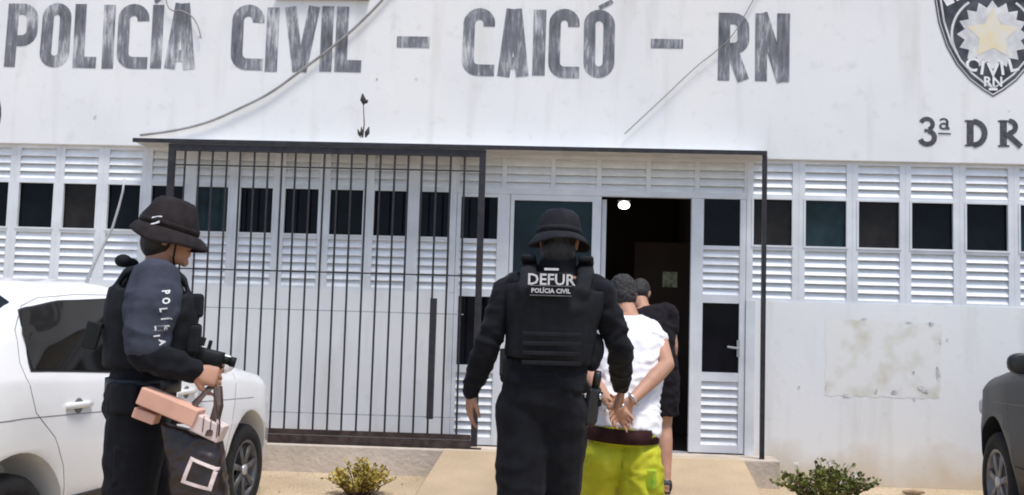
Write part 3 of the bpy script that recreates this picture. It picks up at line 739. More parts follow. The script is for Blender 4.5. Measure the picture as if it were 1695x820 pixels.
    def hat(s, mat_, parent, tilt=0.0, seed=1, brim=.152, droop=.018, top=.15, base=.035, name='hat', fr=1.0, cb=.092):
        """soft brimmed field hat"""
        k = s.k; c = s.J['head']; q = Matrix.Rotation(tilt, 3, s.HR); f, r, u = q @ s.HF, s.HR, q @ s.HU
        n = 36; rows = []
        prof = [(.070, base - .004, 0), (cb, base, 0), (cb * .965, base + .035, 0), (lerp(cb, .0745, .55), base + .068, 0), (.0745, top - .022, 0), (.060, top - .007, 0), (.032, top, 0), (.001, top + .001, 0)]
        for rad, z, _ in prof:
            rows.append([c + (r * math.cos(2*math.pi*i/n) * rad + f * (math.sin(2*math.pi*i/n) * rad * 1.15 - .012) + u * (z + .004 * mnoise.noise(Vector((math.cos(2*math.pi*i/n)*2, math.sin(2*math.pi*i/n)*2, z*30 + seed))))) * k for i in range(n)])
        b = MB(); b.grid(rows, close_v=True); h = b.build(name, mat_, parent, smooth=True)
        sm_ = h.modifiers.new('t', 'SOLIDIFY'); sm_.thickness = .004; sm_.offset = 1
        rows = []
        for t in (0, .15, .35, .6, .85, 1.0):
            row = []
            for i in range(n):
                a = 2*math.pi*i/n; rad = lerp(cb, brim, t)
                wv = (.010 * math.sin(2*a + seed) + .012 * mnoise.noise(Vector((math.cos(a)*1.6 + seed, math.sin(a)*1.6, 0)))) * t
                ff = math.sin(a) * lerp(cb * 1.15, brim * (1.05 if math.sin(a) < 0 else 1.05 * fr), t)
                row.append(c + (r * math.cos(a) * rad + f * (ff - .012) + u * (base + .003 - droop * t * t * (1.0) - .012 * t * abs(math.cos(a)) + wv)) * k)
            rows.append(row)
        b = MB(); b.grid(rows, close_v=True); br = b.build('brim', mat_, h, smooth=True)
        sm_ = br.modifiers.new('t', 'SOLIDIFY'); sm_.thickness = .004
        b = MB(); b.grid([[c + (r * math.cos(2*math.pi*i/n) * (cb + .0025 - (z - base) * .07) + f * (math.sin(2*math.pi*i/n) * (cb + .0025 - (z - base) * .07) * 1.15 - .012) + u * z) * k for i in range(n)] for z in (base + .008, base + .03)], close_v=True)
        bb = b.build('hat_band', mat_, h, smooth=True); sm_ = bb.modifiers.new('t', 'SOLIDIFY'); sm_.thickness = .003; sm_.offset = 1
        return h, (f, r, u)

def obox(b, c, ax, h, bev=True):
    """box with axes matrix ax (columns) and half sizes h"""
    v = []
    for sx, sy, sz in ((-1,-1,-1),(1,-1,-1),(1,1,-1),(-1,1,-1),(-1,-1,1),(1,-1,1),(1,1,1),(-1,1,1)):
        v.append(b.bm.verts.new(Vector(c) + ax @ Vector((sx*h[0], sy*h[1], sz*h[2]))))
    for f in ((0,3,2,1),(4,5,6,7),(0,1,5,4),(1,2,6,5),(2,3,7,6),(3,0,4,7)): b.bm.faces.new([v[i] for i in f])
def partbox(name, c, ax, h, ma, parent, bevel=.008):
    b = MB(); obox(b, c, ax, h); return b.build(name, ma, parent, bevel=bevel)
def axes(f, u=(0, 0, 1)):
    f = nrmz(Vector(f)); u = Vector(u); u = nrmz(u - f * u.dot(f)); r = f.cross(u); return Matrix((r, f, u)).transposed()
UP = Vector((0, 0, 1))

# ---- officer seen from behind ------------------------------------------------
Y = -4.2
J = dict(pelvis=at(897, 668, Y), chest=at(915, 525, Y), neck=at(922, 452, Y), head=at(926, 402, Y + .03),
         lsho=at(842, 482, Y), lelb=at(806, 572, Y - .03), lwri=at(779, 648, Y + .06), rsho=at(992, 487, Y), relb=at(1027, 575, Y + .02), rwri=at(1028, 640, Y + .30))
P = J['pelvis']
J.update(lhip=P + Vector((-.075, 0, -.02)), rhip=P + Vector((.075, 0, -.02)), lkne=Vector((P.x - .085, Y - .06, .50)), rkne=Vector((P.x + .08, Y + .08, .51)),
         lank=Vector((P.x - .10, Y - .20, .088)), rank=Vector((P.x + .10, Y + .12, .088)))
O2 = thing('person', (P.x, Y, 0), 'officer seen from behind in black vest marked DEFUR, holding the detainee by the wrists', 'person')
FG = Fig(J, (0.06, 1, 0), (0.12, 1, -.06), 1.03)
b = MB(); FG.torso(b)
for sd in 'lr': FG.arm(b, sd); FG.leg(b, sd); FG.foot(b, sd)
FG.hand(b, 'l', (-.03, .12, -1), (.85, .3, 0), (.18, .30, .25), .10)
FG.hand(b, 'r', (.02, .62, -.66), (-.95, .0, -.1), (.7, .8, .6), .04)
FG.head(b); baked(b, 'body', M_SKIN, O2, .0055, 3); FG.eyes(O2)
b = MB(); FG.hair(b, -.12, .008); baked(b, 'hair', M_HAIR, O2, .007, 2)
b = MB(); FG.torso(b, .022, t0=.12, t1=.94, wide=.96)
for sd in 'lr': FG.arm(b, sd, .010, 1.97)
b.tube([J['neck'] - UP * .05, J['neck'] + UP * .02, J['head'] - UP * .05], [.09, .076, .074], 18)
baked(b, 'shirt', M_BLACK, O2, .009, 4, .016, .10)
b = MB(); FG.torso(b, .016, t1=.30, wide=.92)
for sd in 'lr': FG.leg(b, sd, .033)
baked(b, 'trousers', M_BLACK, O2, .010, 4, .012, .20)
for sd in 'lr':
    b = MB(); FG.foot(b, sd, .010); b.tube([J[sd+'ank'] + UP * .12, J[sd+'ank'] - UP * .04], [.064, .056], 14); baked(b, 'boot', M_LEATHER, O2, .008, 3)
b = MB()
FG.torso(b, .034, .050, t0=.30, t1=.86, ex=3.0)
for sg in (-1, 1):
    q = [J['chest'] + Vector((sg * .115, -.16, .10)), J['neck'] + Vector((sg * .125, -.10, -.01)), J['neck'] + Vector((sg * .120, .02, .030)), J['neck'] + Vector((sg * .12, .13, -.03)), J['chest'] + Vector((sg * .115, .17, .08))]
    for a_, c_ in zip(q[:-1], q[1:]): b.loft([(a_, Vector((.038, 0, 0)), UP * .022), (c_, Vector((.038, 0, 0)), UP * .022)], 12)
V2 = baked(b, 'vest', M_BLACK2, O2, .009, 4, .006, .16)
ax = axes((0.06, 1, 0))
for sg in (-1, 1): partbox('shoulder_pad', J['neck'] + Vector((sg * .125, -.02, .052)), axes((0.06, 1, -.25)), (.034, .05, .014), M_BLACK2, V2, .012)
# stitched webbing rows of the vest back
for dz in (-.075, -.115, -.155, -.195):
    c = J['chest'] + Vector((0, -.176, dz)); b = MB(); obox(b, c, ax, (.125, .0045, .009)); b.build('webbing', M_BLACK2, V2, bevel=.003)
# back patch with the lettering
pc = at(912, 471, Y - .20); pax = axes((0.03, 1, 0.10))
PT = partbox('back_patch', pc + pax @ Vector((0, .012, 0)), pax, (.093, .010, .050), M_BLACK2, V2, .004)
TM = lambda dx, dz, off=-.0005: Matrix.Translation(pc + pax @ Vector((dx, off, dz))) @ pax.to_4x4() @ Matrix.Rotation(math.pi/2, 4, 'X')
PM = mat('pale_patch_edge', (0.16, 0.16, 0.17), .8, var=.2, scale=60)
text_mesh('DEFUR', .066, M_WTXT, 'lettering', PT, TM(0, .018), 0, .0012)
text_mesh('POLÍCIA CIVIL', .0262, M_WTXT, 'lettering', PT, TM(0, -.028), 0, .0007)
for z_, w_ in ((-.006, .088), (-.047, .088)): b = MB(); obox(b, pc + pax @ Vector((0, -.0002, z_)), pax, (w_, .0008, .0016)); b.build('stitching', PM, PT)
b = MB(); obox(b, at(913, 446, Y - .205), pax, (.030, .003, .0045)); b.build('name_tape', M_WTXT, V2)
# belt and gear
b = MB(); FG.torso(b, .034, .034, t0=.12, t1=.30); 
B_ = MB(); cW = P.lerp(J['chest'], .30)
n = 32; B_.grid([[cW + Vector((math.cos(2*math.pi*i/n) * .178, math.sin(2*math.pi*i/n) * .136 + .004, z - .02 * math.cos(2*math.pi*i/n))) for i in range(n)] for z in (-.028, .028)], close_v=True)
bo = B_.build('belt', M_BLACK2, O2, smooth=True); md = bo.modifiers.new('t', 'SOLIDIFY'); md.thickness = .008; b.bm.free()
hol = at(980, 672, Y + .02)
HO = partbox('holster', hol, axes((0.1, 1, 0), (.12, 0, 1)), (.030, .055, .085), M_LEATHER, O2, .018)
partbox('holster_flap', hol + Vector((.034, -.01, .03)), axes((0.1, 1, 0), (.12, 0, 1)), (.008, .035, .03), M_BLACK2, HO, .004)
b = MB(); b.tube([hol + Vector((.012, -.03, .08)), hol + Vector((.018, -.055, .125)), hol + Vector((.02, -.065, .15))], [.018, .019, .016], 10); b.build('pistol_grip', M_LEATHER, HO, smooth=True)
b = MB(); b.disc(hol + Vector((.035, -.05, .045)), (.9, -.5, 0), .014, .006, 14); b.build('buckle', M_STEEL, HO, smooth=True)
pou = at(984, 578, Y + .02); b = MB(); b.ball(pou, (.045, .05, .075)); b.ball(pou + Vector((-.01, 0, -.05)), (.04, .05, .05)); baked(b, 'pouch', M_BLACK2, O2, .008, 3)
for px_, w_ in ((842, .03), (858, .028)): partbox('pouch', at(px_, 612, Y - .06), ax, (w_ * .8, .03, .05), M_BLACK2, O2, .012)
partbox('radio', at(836, 600, Y - .02), axes((-1, .2, 0)), (.03, .018, .06), M_LEATHER, O2, .006)
b = MB(); FG.hat(M_HAT2, O2, -.05, 3, .136, .035, .136, .026)
b.bm.free()

# ---- detainee ------------------------------------------------------------------
Y = -3.45
J = dict(pelvis=at(1029, 722, Y - .03), chest=at(1040, 605, Y + .12), neck=at(1043, 528, Y + .27), head=at(1030, 492, Y + .36),
         lsho=at(988, 556, Y + .21), lelb=at(968, 612, Y + .04), lwri=at(1012, 672, Y - .21), rsho=at(1088, 560, Y + .20), relb=at(1104, 604, Y + .03), rwri=at(1045, 664, Y - .20))
P = J['pelvis']; gd = gz(Y)
J.update(lhip=P + Vector((-.09, 0, -.03)), rhip=P + Vector((.09, 0, -.03)), lkne=Vector((P.x - .105, Y + .10, .47)), rkne=Vector((P.x + .11, Y - .03, .465)),
         lank=Vector((P.x - .105, Y + .13, .088 + gd)), rank=Vector((P.x + .115, Y - .20, .088 + gd)))
DT = thing('person', (P.x, Y, gd), 'detainee in white sleeveless shirt and lime shorts, hands cuffed behind his back', 'person')
FG = Fig(J, (0.05, 1, 0), (-.12, .9, -.42), .96)
b = MB(); FG.torso(b)
for sd in 'lr': FG.arm(b, sd); FG.leg(b, sd); FG.foot(b, sd)
FG.hand(b, 'r', (-.75, -.12, -.55), (-.1, -.8, -.35), (.25, .35, .3), .08)
FG.hand(b, 'l', (.70, -.10, -.60), (.1, -.8, -.35), (.25, .35, .3), .08)
FG.head(b); baked(b, 'body', M_SKIN2, DT, .0055, 3); FG.eyes(DT)
b = MB(); FG.hair(b, -.03, .004); baked(b, 'hair', M_HAIR2, DT, .006, 1, .010, .02)
b = MB(); FG.torso(b, .022, .026, t0=.0, t1=.94, wide=1.04)
for sd in 'lr': b.ball(J[sd+'sho'] + (J['neck'] - J[sd+'sho']) * .16, .066)
baked(b, 'shirt', M_WHITEC, DT, .008, 4, .016, .10)
b = MB(); FG.torso(b, .020, .022, t1=.0)
for sd in 'lr': FG.J[sd + 'hip'] -= UP * .075
for sd in 'lr': FG.leg(b, sd, .030, .92, .016)
baked(b, 'shorts', M_SHORTS, DT, .008, 4, .015, .10)
b = MB(); cW = P.copy()
n = 30; rows = [[cW + Vector((math.cos(2*math.pi*i/n) * .187, math.sin(2*math.pi*i/n) * .1365 - .012, z - .008 * math.sin(3*math.pi*i/n))) for i in range(n)] for z in (-.022, .012, .05)]
b.grid(rows, close_v=True); o = b.build('waistband', M_MAROON, DT, smooth=True); md = o.modifiers.new('t', 'SOLIDIFY'); md.thickness = .006
b = MB(); gp = at(1072, 793, Y - .12); obox(b, gp, axes((.45, 1, .05)), (.045, .02, .05)); baked(b, 'printed_panel', M_GREENP, DT, .008, 6)
for sd in 'lr':
    a_ = J[sd+'ank']; b = MB(); b.loft([(Vector((a_.x, a_.y, gd + .012)) + Vector((0, x_, 0)), Vector((w_, 0, 0)), UP * .012, 3) for x_, w_ in ((-.06, .032), (-.03, .042), (.06, .046), (.14, .05), (.19, .036))], 18)
    b.build('flip_flop', M_LEATHER, DT, smooth=True)
wm = (J['lwri'] + J['rwri']) / 2
HC = thing('handcuffs', wm, 'steel handcuffs on the wrists of the detainee', 'handcuffs')
for sd, dd in (('l', Vector((.70, -.10, -.60))), ('r', Vector((-.75, -.12, -.55)))):
    w0 = J[sd+'wri'] - nrmz(dd) * .012; t = nrmz(dd); u_ = nrmz(t.orthogonal()); v_ = t.cross(u_); b = MB()
    b.tube([w0 + (u_ * math.cos(2*math.pi*i/20) + v_ * math.sin(2*math.pi*i/20)) * .038 for i in range(21)], .0055, 8); b.build('cuff', M_STEEL, HC, smooth=True)
b = MB(); b.tube([J['lwri'] + Vector((.03, -.035, 0)), wm + Vector((0, -.055, -.015)), J['rwri'] + Vector((-.03, -.035, 0))], .004, 6); b.build('chain', M_STEEL, HC, smooth=True)

# ---- person going in ahead of them ----------------------------------------------
Y = -1.05; gd = 0.19
cx_ = .66
J = dict(pelvis=Vector((cx_ + .04, Y - .02, .92 + gd - .08)), chest=Vector((cx_ + .03, Y + .04, 1.16 + gd - .03)), neck=at(1066, 512, Y + .12), head=at(1060, 487, Y + .22),
         rsho=at(1106, 520, Y + .06), relb=at(1114, 574, Y + .05), rwri=at(1106, 632, Y + .16), lsho=at(1026, 518, Y + .06), lelb=at(1016, 574, Y + .05), lwri=at(1022, 632, Y + .16))
P = J['pelvis']
J.update(lhip=P + Vector((-.085, 0, -.03)), rhip=P + Vector((.085, 0, -.03)), lkne=Vector((P.x - .09, Y + .16, .47 + gd)), rkne=Vector((P.x + .095, Y - .02, .44 + gd)),
         lank=Vector((P.x - .09, Y + .22, .088 + .24)), rank=Vector((P.x + .10, Y - .14, .088 + .165)))
D2 = thing('person', (P.x, Y, .17), 'person in black t-shirt and dark shorts walking into the doorway', 'person')
FG = Fig(J, (0.0, 1, 0), (.25, .9, -.55), .94)
b = MB(); FG.torso(b)
for sd in 'lr': FG.arm(b, sd); FG.leg(b, sd); FG.foot(b, sd)
FG.hand(b, 'r', (-.1, .2, -1), (-.9, .1, 0), (.25, .35, .3), .08); FG.hand(b, 'l', (.1, .2, -1), (.9, .1, 0), (.25, .35, .3), .08)
FG.head(b); baked(b, 'body', M_SKIN2, D2, .0065, 3); FG.eyes(D2)
b = MB(); FG.hair(b, -.02, .006); baked(b, 'hair', M_HAIR, D2, .008, 2)
b = MB(); FG.torso(b, .024, .028, t0=.0, t1=.94)
for sd in 'lr': FG.arm(b, sd, .022, .42)
baked(b, 'shirt', M_BTEE, D2, .009, 4, .012, .11)
b = MB(); FG.torso(b, .020, .022, t1=.12)
for sd in 'lr': FG.leg(b, sd, .028, .80, .014)
baked(b, 'shorts', M_BTEE, D2, .009, 4, .012, .11)
for sd in 'lr':
    b = MB(); FG.foot(b, sd, .008); baked(b, 'shoe', M_LEATHER, D2, .008, 3)

# ---- officer carrying the bag -----------------------------------------------------
Y = -4.5
F1 = nrmz(Vector((math.cos(R_(18)), math.sin(R_(18)), 0))); R1 = Vector((F1.y, -F1.x, 0))
hd = at(279, 396, Y)
J = dict(pelvis=at(234, 678, Y), chest=at(246, 540, Y), neck=at(258, 452, Y), head=hd,
         rsho=at(256, 482, Y - .20), relb=at(240, 588, Y - .26), rwri=at(318, 614, Y - .22), lsho=at(262, 476, Y + .19), lelb=at(262, 585, Y + .20), lwri=at(322, 606, Y + .02))
P = J['pelvis']
J.update(lhip=P - R1 * .095 - UP * .02, rhip=P + R1 * .095 - UP * .02)
J.update(lkne=Vector((0, 0, 0)), rkne=Vector((0, 0, 0)))
for sd, sg, st in (('l', -1, .16), ('r', 1, -.10)):
    h = J[sd+'hip']; J[sd+'kne'] = Vector((h.x, h.y, .50)) + F1 * (st * .6 + .03) + R1 * sg * .02; J[sd+'ank'] = Vector((h.x, h.y, .09)) + F1 * (st - .03) + R1 * sg * .03
O1 = thing('person', (P.x, Y, 0), 'officer in brimmed hat with grey lettered sleeve, standing beside the white car', 'person')
HF1 = nrmz(Vector((math.cos(R_(14)), math.sin(R_(14)), -.06)))
FG = Fig(J, F1, HF1, 1.0)
b = MB(); FG.torso(b)
for sd in 'lr': FG.arm(b, sd); FG.leg(b, sd); FG.foot(b, sd)
FG.hand(b, 'r', F1 * .95 - UP * .25, -UP * .35 - R1 * .9, (.75, .85, .6), .02, 1.06)
FG.hand(b, 'l', F1 + UP * .05, UP * .2 + R1 * .7, (.6, .8, .5), .02)
FG.head(b); baked(b, 'body', M_SKIN, O1, .0055, 3); FG.eyes(O1)
b = MB(); FG.hair(b, -.06, .006); baked(b, 'hair', M_HAIR, O1, .007, 2)
b = MB(); FG.torso(b, .022, t1=.94)
b.tube([J['neck'] - UP * .05, J['neck'] + UP * .025], [.09, .074], 18)
for sd in 'lr': FG.arm(b, sd, .020, 1.96)
baked(b, 'shirt', M_BLACK, O1, .009, 4, .014, .10)
# lighter upper sleeve panels
SL = {}
for sd in 'lr':
    b = MB(); S_, E_ = J[sd+'sho'], J[sd+'elb']; FG.chain(b, [S_ + UP * .012 + (J['neck'] - S_) * .14, S_.lerp(E_, .3), S_.lerp(E_, .80)], [.104, .103, .085])
    SL[sd] = baked(b, 'sleeve', M_SLEEVE, O1, .008, 4, .012, .12)
b = MB(); FG.torso(b, .024, t1=.30)
for sd in 'lr': FG.leg(b, sd, .032)
baked(b, 'trousers', M_BLACK, O1, .010, 4, .013, .20)
for sd in 'lr':
    b = MB(); FG.foot(b, sd, .010); b.tube([J[sd+'ank'] + UP * .12, J[sd+'ank'] - UP * .04], [.064, .056], 14); baked(b, 'boot', M_LEATHER, O1, .008, 3)
b = MB(); FG.torso(b, .034, .066, t0=.26, t1=.86, ex=2.8)
for sg in (-1, 1):
    q = [J['chest'] + R1 * sg * .105 - F1 * .155 + UP * .10, J['neck'] + R1 * sg * .115 - F1 * .11 - UP * .01, J['neck'] + R1 * sg * .105 + UP * .032, J['neck'] + R1 * sg * .105 + F1 * .12 - UP * .03, J['chest'] + R1 * sg * .10 + F1 * .17 + UP * .08]
    for a_, c_ in zip(q[:-1], q[1:]): b.loft([(a_, R1 * .034, UP * .02), (c_, R1 * .034, UP * .02)], 12)
V1 = baked(b, 'vest', M_BLACK2, O1, .009, 4, .006, .16)
ax1 = axes(F1)
for dx, dz, h in ((.0, -.06, (.055, .030, .07)), (.10, -.05, (.035, .028, .06)), (-.10, -.05, (.04, .028, .065)), (.05, .09, (.045, .026, .05)), (-.06, .09, (.04, .02, .05))):
    partbox('pouch', J['chest'] + F1 * (.182 + (.008 if dz > 0 else 0)) + R1 * dx + UP * dz, ax1, h, M_BLACK2, V1, .014)
b = MB(); b.ball(at(204, 432, Y - .08), (.035, .035, .028)); b.ball(at(216, 436, Y - .05), (.035, .03, .022)); baked(b, 'shoulder_pad', M_BLACK2, V1, .007, 3)
# belt
B_ = MB(); cW = P.lerp(J['chest'], .30)
n = 32; B_.grid([[cW + R1 * math.cos(2*math.pi*i/n) * .19 + F1 * (math.sin(2*math.pi*i/n) * .150) + UP * z for i in range(n)] for z in (-.026, .026)], close_v=True)
bo = B_.build('belt', M_LEATHER, O1, smooth=True); md = bo.modifiers.new('t', 'SOLIDIFY'); md.thickness = .008
partbox('pouch', at(192, 672, Y - .10), axes(F1), (.04, .030, .065), M_BLACK2, O1, .016)
partbox('pouch', at(205, 660, Y - .2), axes(R1), (.05, .028, .06), M_BLACK2, O1, .014)
partbox('thigh_pocket', at(212, 770, Y - .18), axes(R1), (.055, .03, .08), M_BLACK, O1, .018)
H1, (hf_, hr_, hu_) = FG.hat(M_HAT1, O1, -.20, 5, .146, .045, .168, .036, fr=1.2, cb=.106)
# pale marks on the side of the hat
for i, (py_, l_) in enumerate(((353, 22), (366, 17), (377, 9))):
    a_, c_ = at(243, py_ + 3, Y - .14), at(243 + l_, py_ - 2, Y - .14)
    b = MB(); b.tube([a_, a_.lerp(c_, .5) + R1 * .004, c_], .0048, 6); hm = b.build('hat_print', M_WTXT, H1, smooth=True)
    w_ = hm.modifiers.new('w', 'SHRINKWRAP'); w_.target = H1; w_.offset = .0035; w_.wrap_method = 'NEAREST_SURFACEPOINT'
# chin cord
cks = [hd + (hr_ * .078 + hf_ * .045 + hu_ * .04), hd + (hr_ * .072 + hf_ * .045 - hu_ * .02), hd + (hr_ * .058 + hf_ * .050 - hu_ * .07), hd + (hr_ * .02 + hf_ * .065 - hu_ * .112)]
b = MB(); b.tube(cks, .004, 6); b.build('chin_cord', M_BLACK2, H1, smooth=True)
# lettering that runs down the sleeve
tpts = [at(*q, Y - .31) + Vector((0, -.12, 0)) for q in ((268, 483), (270, 498), (268, 513), (269, 528), (273, 543), (279, 556), (288, 566))]
for ch, c in zip('POLÍCIA', tpts):
    o = text_mesh(ch, .031, M_WTXT, 'lettering', SL['r'], Matrix.Translation(c) @ axes(-R1 + F1 * .0).to_4x4() @ Matrix.Rotation(math.pi/2, 4, 'X') @ Matrix.Rotation(R_(-80), 4, 'Z'), 0, .0012)
    w_ = o.modifiers.new('w', 'SHRINKWRAP'); w_.target = SL['r']; w_.wrap_method = 'PROJECT'; w_.use_project_y = True; w_.use_positive_direction = True; w_.use_negative_direction = False; w_.offset = .006
# carbine slung across the chest, muzzle forward
gc = at(330, 586, Y - .02); gd_ = nrmz(F1 * .95 - UP * .22); gax = axes(gd_)
M_GUN = mat('black_gun_metal', (0.008, 0.009, 0.010), .65, var=.3, scale=30, spec=.25)
RF = thing('rifle', gc, 'short black rifle held at chest height by the officer beside the car', 'rifle')
L3 = lambda x, y, z: gc + gax @ Vector((x, y, z))
b = MB(); obox(b, L3(0, -.12, 0), gax, (.020, .12, .030)); b.build('receiver', M_GUN, RF, bevel=.005)
b = MB(); b.loft([(L3(0, y_, -.004), gax @ Vector((.026, 0, 0)), gax @ Vector((0, 0, .034)), 3) for y_ in (0.0, .03, .07, .10)], 16); b.build('handguard', M_GUN, RF, smooth=True)
b = MB(); b.tube([L3(0, .09, 0), L3(0, .125, 0)], .017, 12); b.tube([L3(0, .125, 0), L3(0, .15, 0)], .021, 12); b.build('barrel', M_GUN, RF, smooth=True)
b = MB(); obox(b, L3(0, -.02, .052), gax, (.012, .03, .018)); obox(b, L3(0, .03, .045), gax, (.006, .008, .02)); b.build('sight', M_GUN, RF, bevel=.004)
b = MB(); obox(b, L3(0, -.11, -.085), axes(gd_ + UP * .2), (.013, .026, .06)); b.build('magazine', M_GUN, RF, bevel=.004)
b = MB(); obox(b, L3(0, -.21, -.07), axes(gd_ - UP * .5), (.014, .02, .05)); b.build('grip', M_GUN, RF, bevel=.006)
b = MB(); obox(b, L3(0, -.31, -.005), gax, (.012, .09, .012)); obox(b, L3(0, -.42, -.03), gax, (.018, .03, .055)); b.build('stock', M_GUN, RF, bevel=.006)

# carrier bag hanging from the right hand, packed with boxes
hp = J['rwri'] + nrmz(F1 * .95 - UP * .25) * .085 * 1.06 - UP * .03
by = Y - .27
M_BAG = mat('dark_carrier_bag_plastic', (0.020, 0.011, 0.010), .35, var=.5, scale=10, bump=.4, bscale=16, spec=.5)
M_STRAP = mat('brown_strap', (0.045, 0.022, 0.016), .6, var=.3, scale=20)
M_SALMON = mat('salmon_cardboard', (0.62, 0.35, 0.26), .75, var=.10, scale=9, spec=.3)
M_FRAME = mat('pale_pink_print', (0.62, 0.50, 0.47), .6, var=.08, scale=20)
q00, q10, q11, q01 = [at(*q, by) for q in ((262, 700), (362, 732), (372, 850), (285, 850))]
BG = thing('carrier_bag', (q01 + q11) / 2, 'dark carrier bag with pale square outline hanging from the officer\'s hand', 'bag')
b = MB(); rows = []
for i in range(9):
    t = i / 8; l_, r_ = q00.lerp(q01, t), q10.lerp(q11, t); d_ = .045 + .03 * math.sin(t * 2.2); c_ = (l_ + r_) / 2; h_ = (r_ - l_) / 2
    rows.append((c_ + Vector((0, .04, 0)), h_, Vector((0, d_, 0)), 3.2))
b.loft(rows, 22); bag = baked(b, 'bag_body', M_BAG, BG, .009, 2, .010, .09)
fr = [at(*q, by - .05) for q in ((312, 757), (357, 777), (347, 815), (297, 800))]
b = MB()
cxm = sum(fr, Vector()) / 4; inn = [cxm + (q - cxm) * .74 for q in fr]
vo = [b.bm.verts.new(q) for q in fr]; vi = [b.bm.verts.new(q) for q in inn]
for i in range(4): b.bm.faces.new((vo[i], vo[(i+1) % 4], vi[(i+1) % 4], vi[i]))
bmesh.ops.subdivide_edges(b.bm, edges=b.bm.edges[:], cuts=3, use_grid_fill=True)
o = b.build('printed_square', M_FRAME, BG); w_ = o.modifiers.new('w', 'SHRINKWRAP'); w_.target = bag; w_.wrap_method = 'PROJECT'; w_.use_project_y = True; w_.use_negative_direction = True; w_.offset = .003
md = o.modifiers.new('t', 'SOLIDIFY'); md.thickness = .002
for dy, ends in ((-.035, ((300, 702), (345, 722))), (.07, ((292, 702), (352, 724)))):
    b = MB()
    e0, e1 = at(*ends[0], by + dy), at(*ends[1], by + dy); top = hp + Vector((0, dy * .25, 0))
    pts = [e0, e0.lerp(top, .55) + Vector((-.002, 0, .01)), top + Vector((-.012, 0, -.006)), top + Vector((.012, 0, -.006)), e1.lerp(top, .5) + Vector((.022, 0, .02)), e1]
    for p_, q_ in zip(pts[:-1], pts[1:]): b.loft([(p_, Vector((.014, 0, 0)) if abs((q_ - p_).z) > .03 else UP * .008, Vector((0, .004, 0))), (q_, Vector((.014, 0, 0)) if abs((q_ - p_).z) > .03 else UP * .008, Vector((0, .004, 0)))], 8)
    b.build('handle', M_STRAP, BG)
def bagbox(c, dirpx, h, name, label, ma):
    a_, c2 = at(*dirpx[0], by), at(*dirpx[1], by); fdir = nrmz(c2 - a_); ax = Matrix((fdir, Vector((0, 1, 0)), nrmz(fdir.cross(Vector((0, 1, 0)))))).transposed()
    if ax.col[2].z < 0: ax = Matrix((fdir, Vector((0, -1, 0)), -ax.col[2])).transposed()
    o = partbox(name, c, ax, h, ma, None, .005); return tag(o, label, 'box')
bagbox(at(283, 673, by), ((255, 660), (350, 700)), (.120, .045, .034), 'cardboard_box', 'large salmon box lying across the top of the carrier bag', M_SALMON)
bagbox(at(243, 688, by + .01), ((225, 682), (262, 696)), (.045, .035, .020), 'cardboard_box', 'small salmon box poking out at the left end of the bag', M_SALMON)
bagbox(at(347, 708, by + .012), ((328, 698), (370, 718)), (.060, .040, .034), 'cardboard_box', 'pale pink box at the right end of the bag behind the handle', M_FRAME)
for i_, px_ in enumerate((338, 350, 361)):
    b = MB(); b.tube([at(px_, 689 + i_ * 5, by - .031), at(px_ - 3, 715 + i_ * 5, by - .031)], .0018, 6); b.build('cord', M_STRAP, BG, smooth=True)
b = MB(); wf = [at(*q, by - .04) for q in ((328, 690), (372, 712), (366, 740), (345, 728), (330, 700))]; b.tube([at(356, 640, by - .03), at(359, 680, by - .03), at(364, 700, by - .03), at(362, 722, by - .03)], .0035, 6); b.build('cord', M_STRAP, BG, smooth=True)
# ------------------------------------------------------------------ vehicles
M_TYRE = mat('tyre_rubber', (0.018, 0.018, 0.019), .85, var=.3, scale=20, spec=.25)
M_RIM = mat('dusty_dark_rim', (0.10, 0.10, 0.105), .45, var=.3, scale=12, metal=.3)
M_RIM2 = mat('silver_rim', (0.55, 0.55, 0.57), .35, var=.1, scale=12, metal=.6)
M_RIM3 = mat('grey_rim', (0.22, 0.21, 0.21), .45, var=.25, scale=12, metal=.4)
M_CWHITE = mat('white_car_paint', (0.80, 0.80, 0.80), .25, var=.03, scale=3, coat=.7, spec=.4)
M_CDARK = mat('dark_grey_car_paint', (0.012, 0.0135, 0.017), .45, var=.25, scale=3, coat=.10, spec=.25)
M_CGLASS = mat('dark_car_glass', (0.008, 0.0072, 0.007), .05, var=.1, scale=3, spec=.35, detail=2)
M_TRIM = mat('black_trim', (0.015, 0.015, 0.016), .5, var=.2, scale=20)
M_SEAM = mat('panel_gap', (0.16, 0.16, 0.16), .7, var=.1)
M_RLAMP = mat('red_tail_lamp', (0.35, 0.015, 0.012), .15, var=.2, scale=20); M_HLAMP = mat('clear_head_lamp', (0.55, 0.57, 0.6), .12, var=.2, scale=20)
M_UNDER = mat('dark_wheel_housing', (0.012, 0.012, 0.012), .9, var=.2)

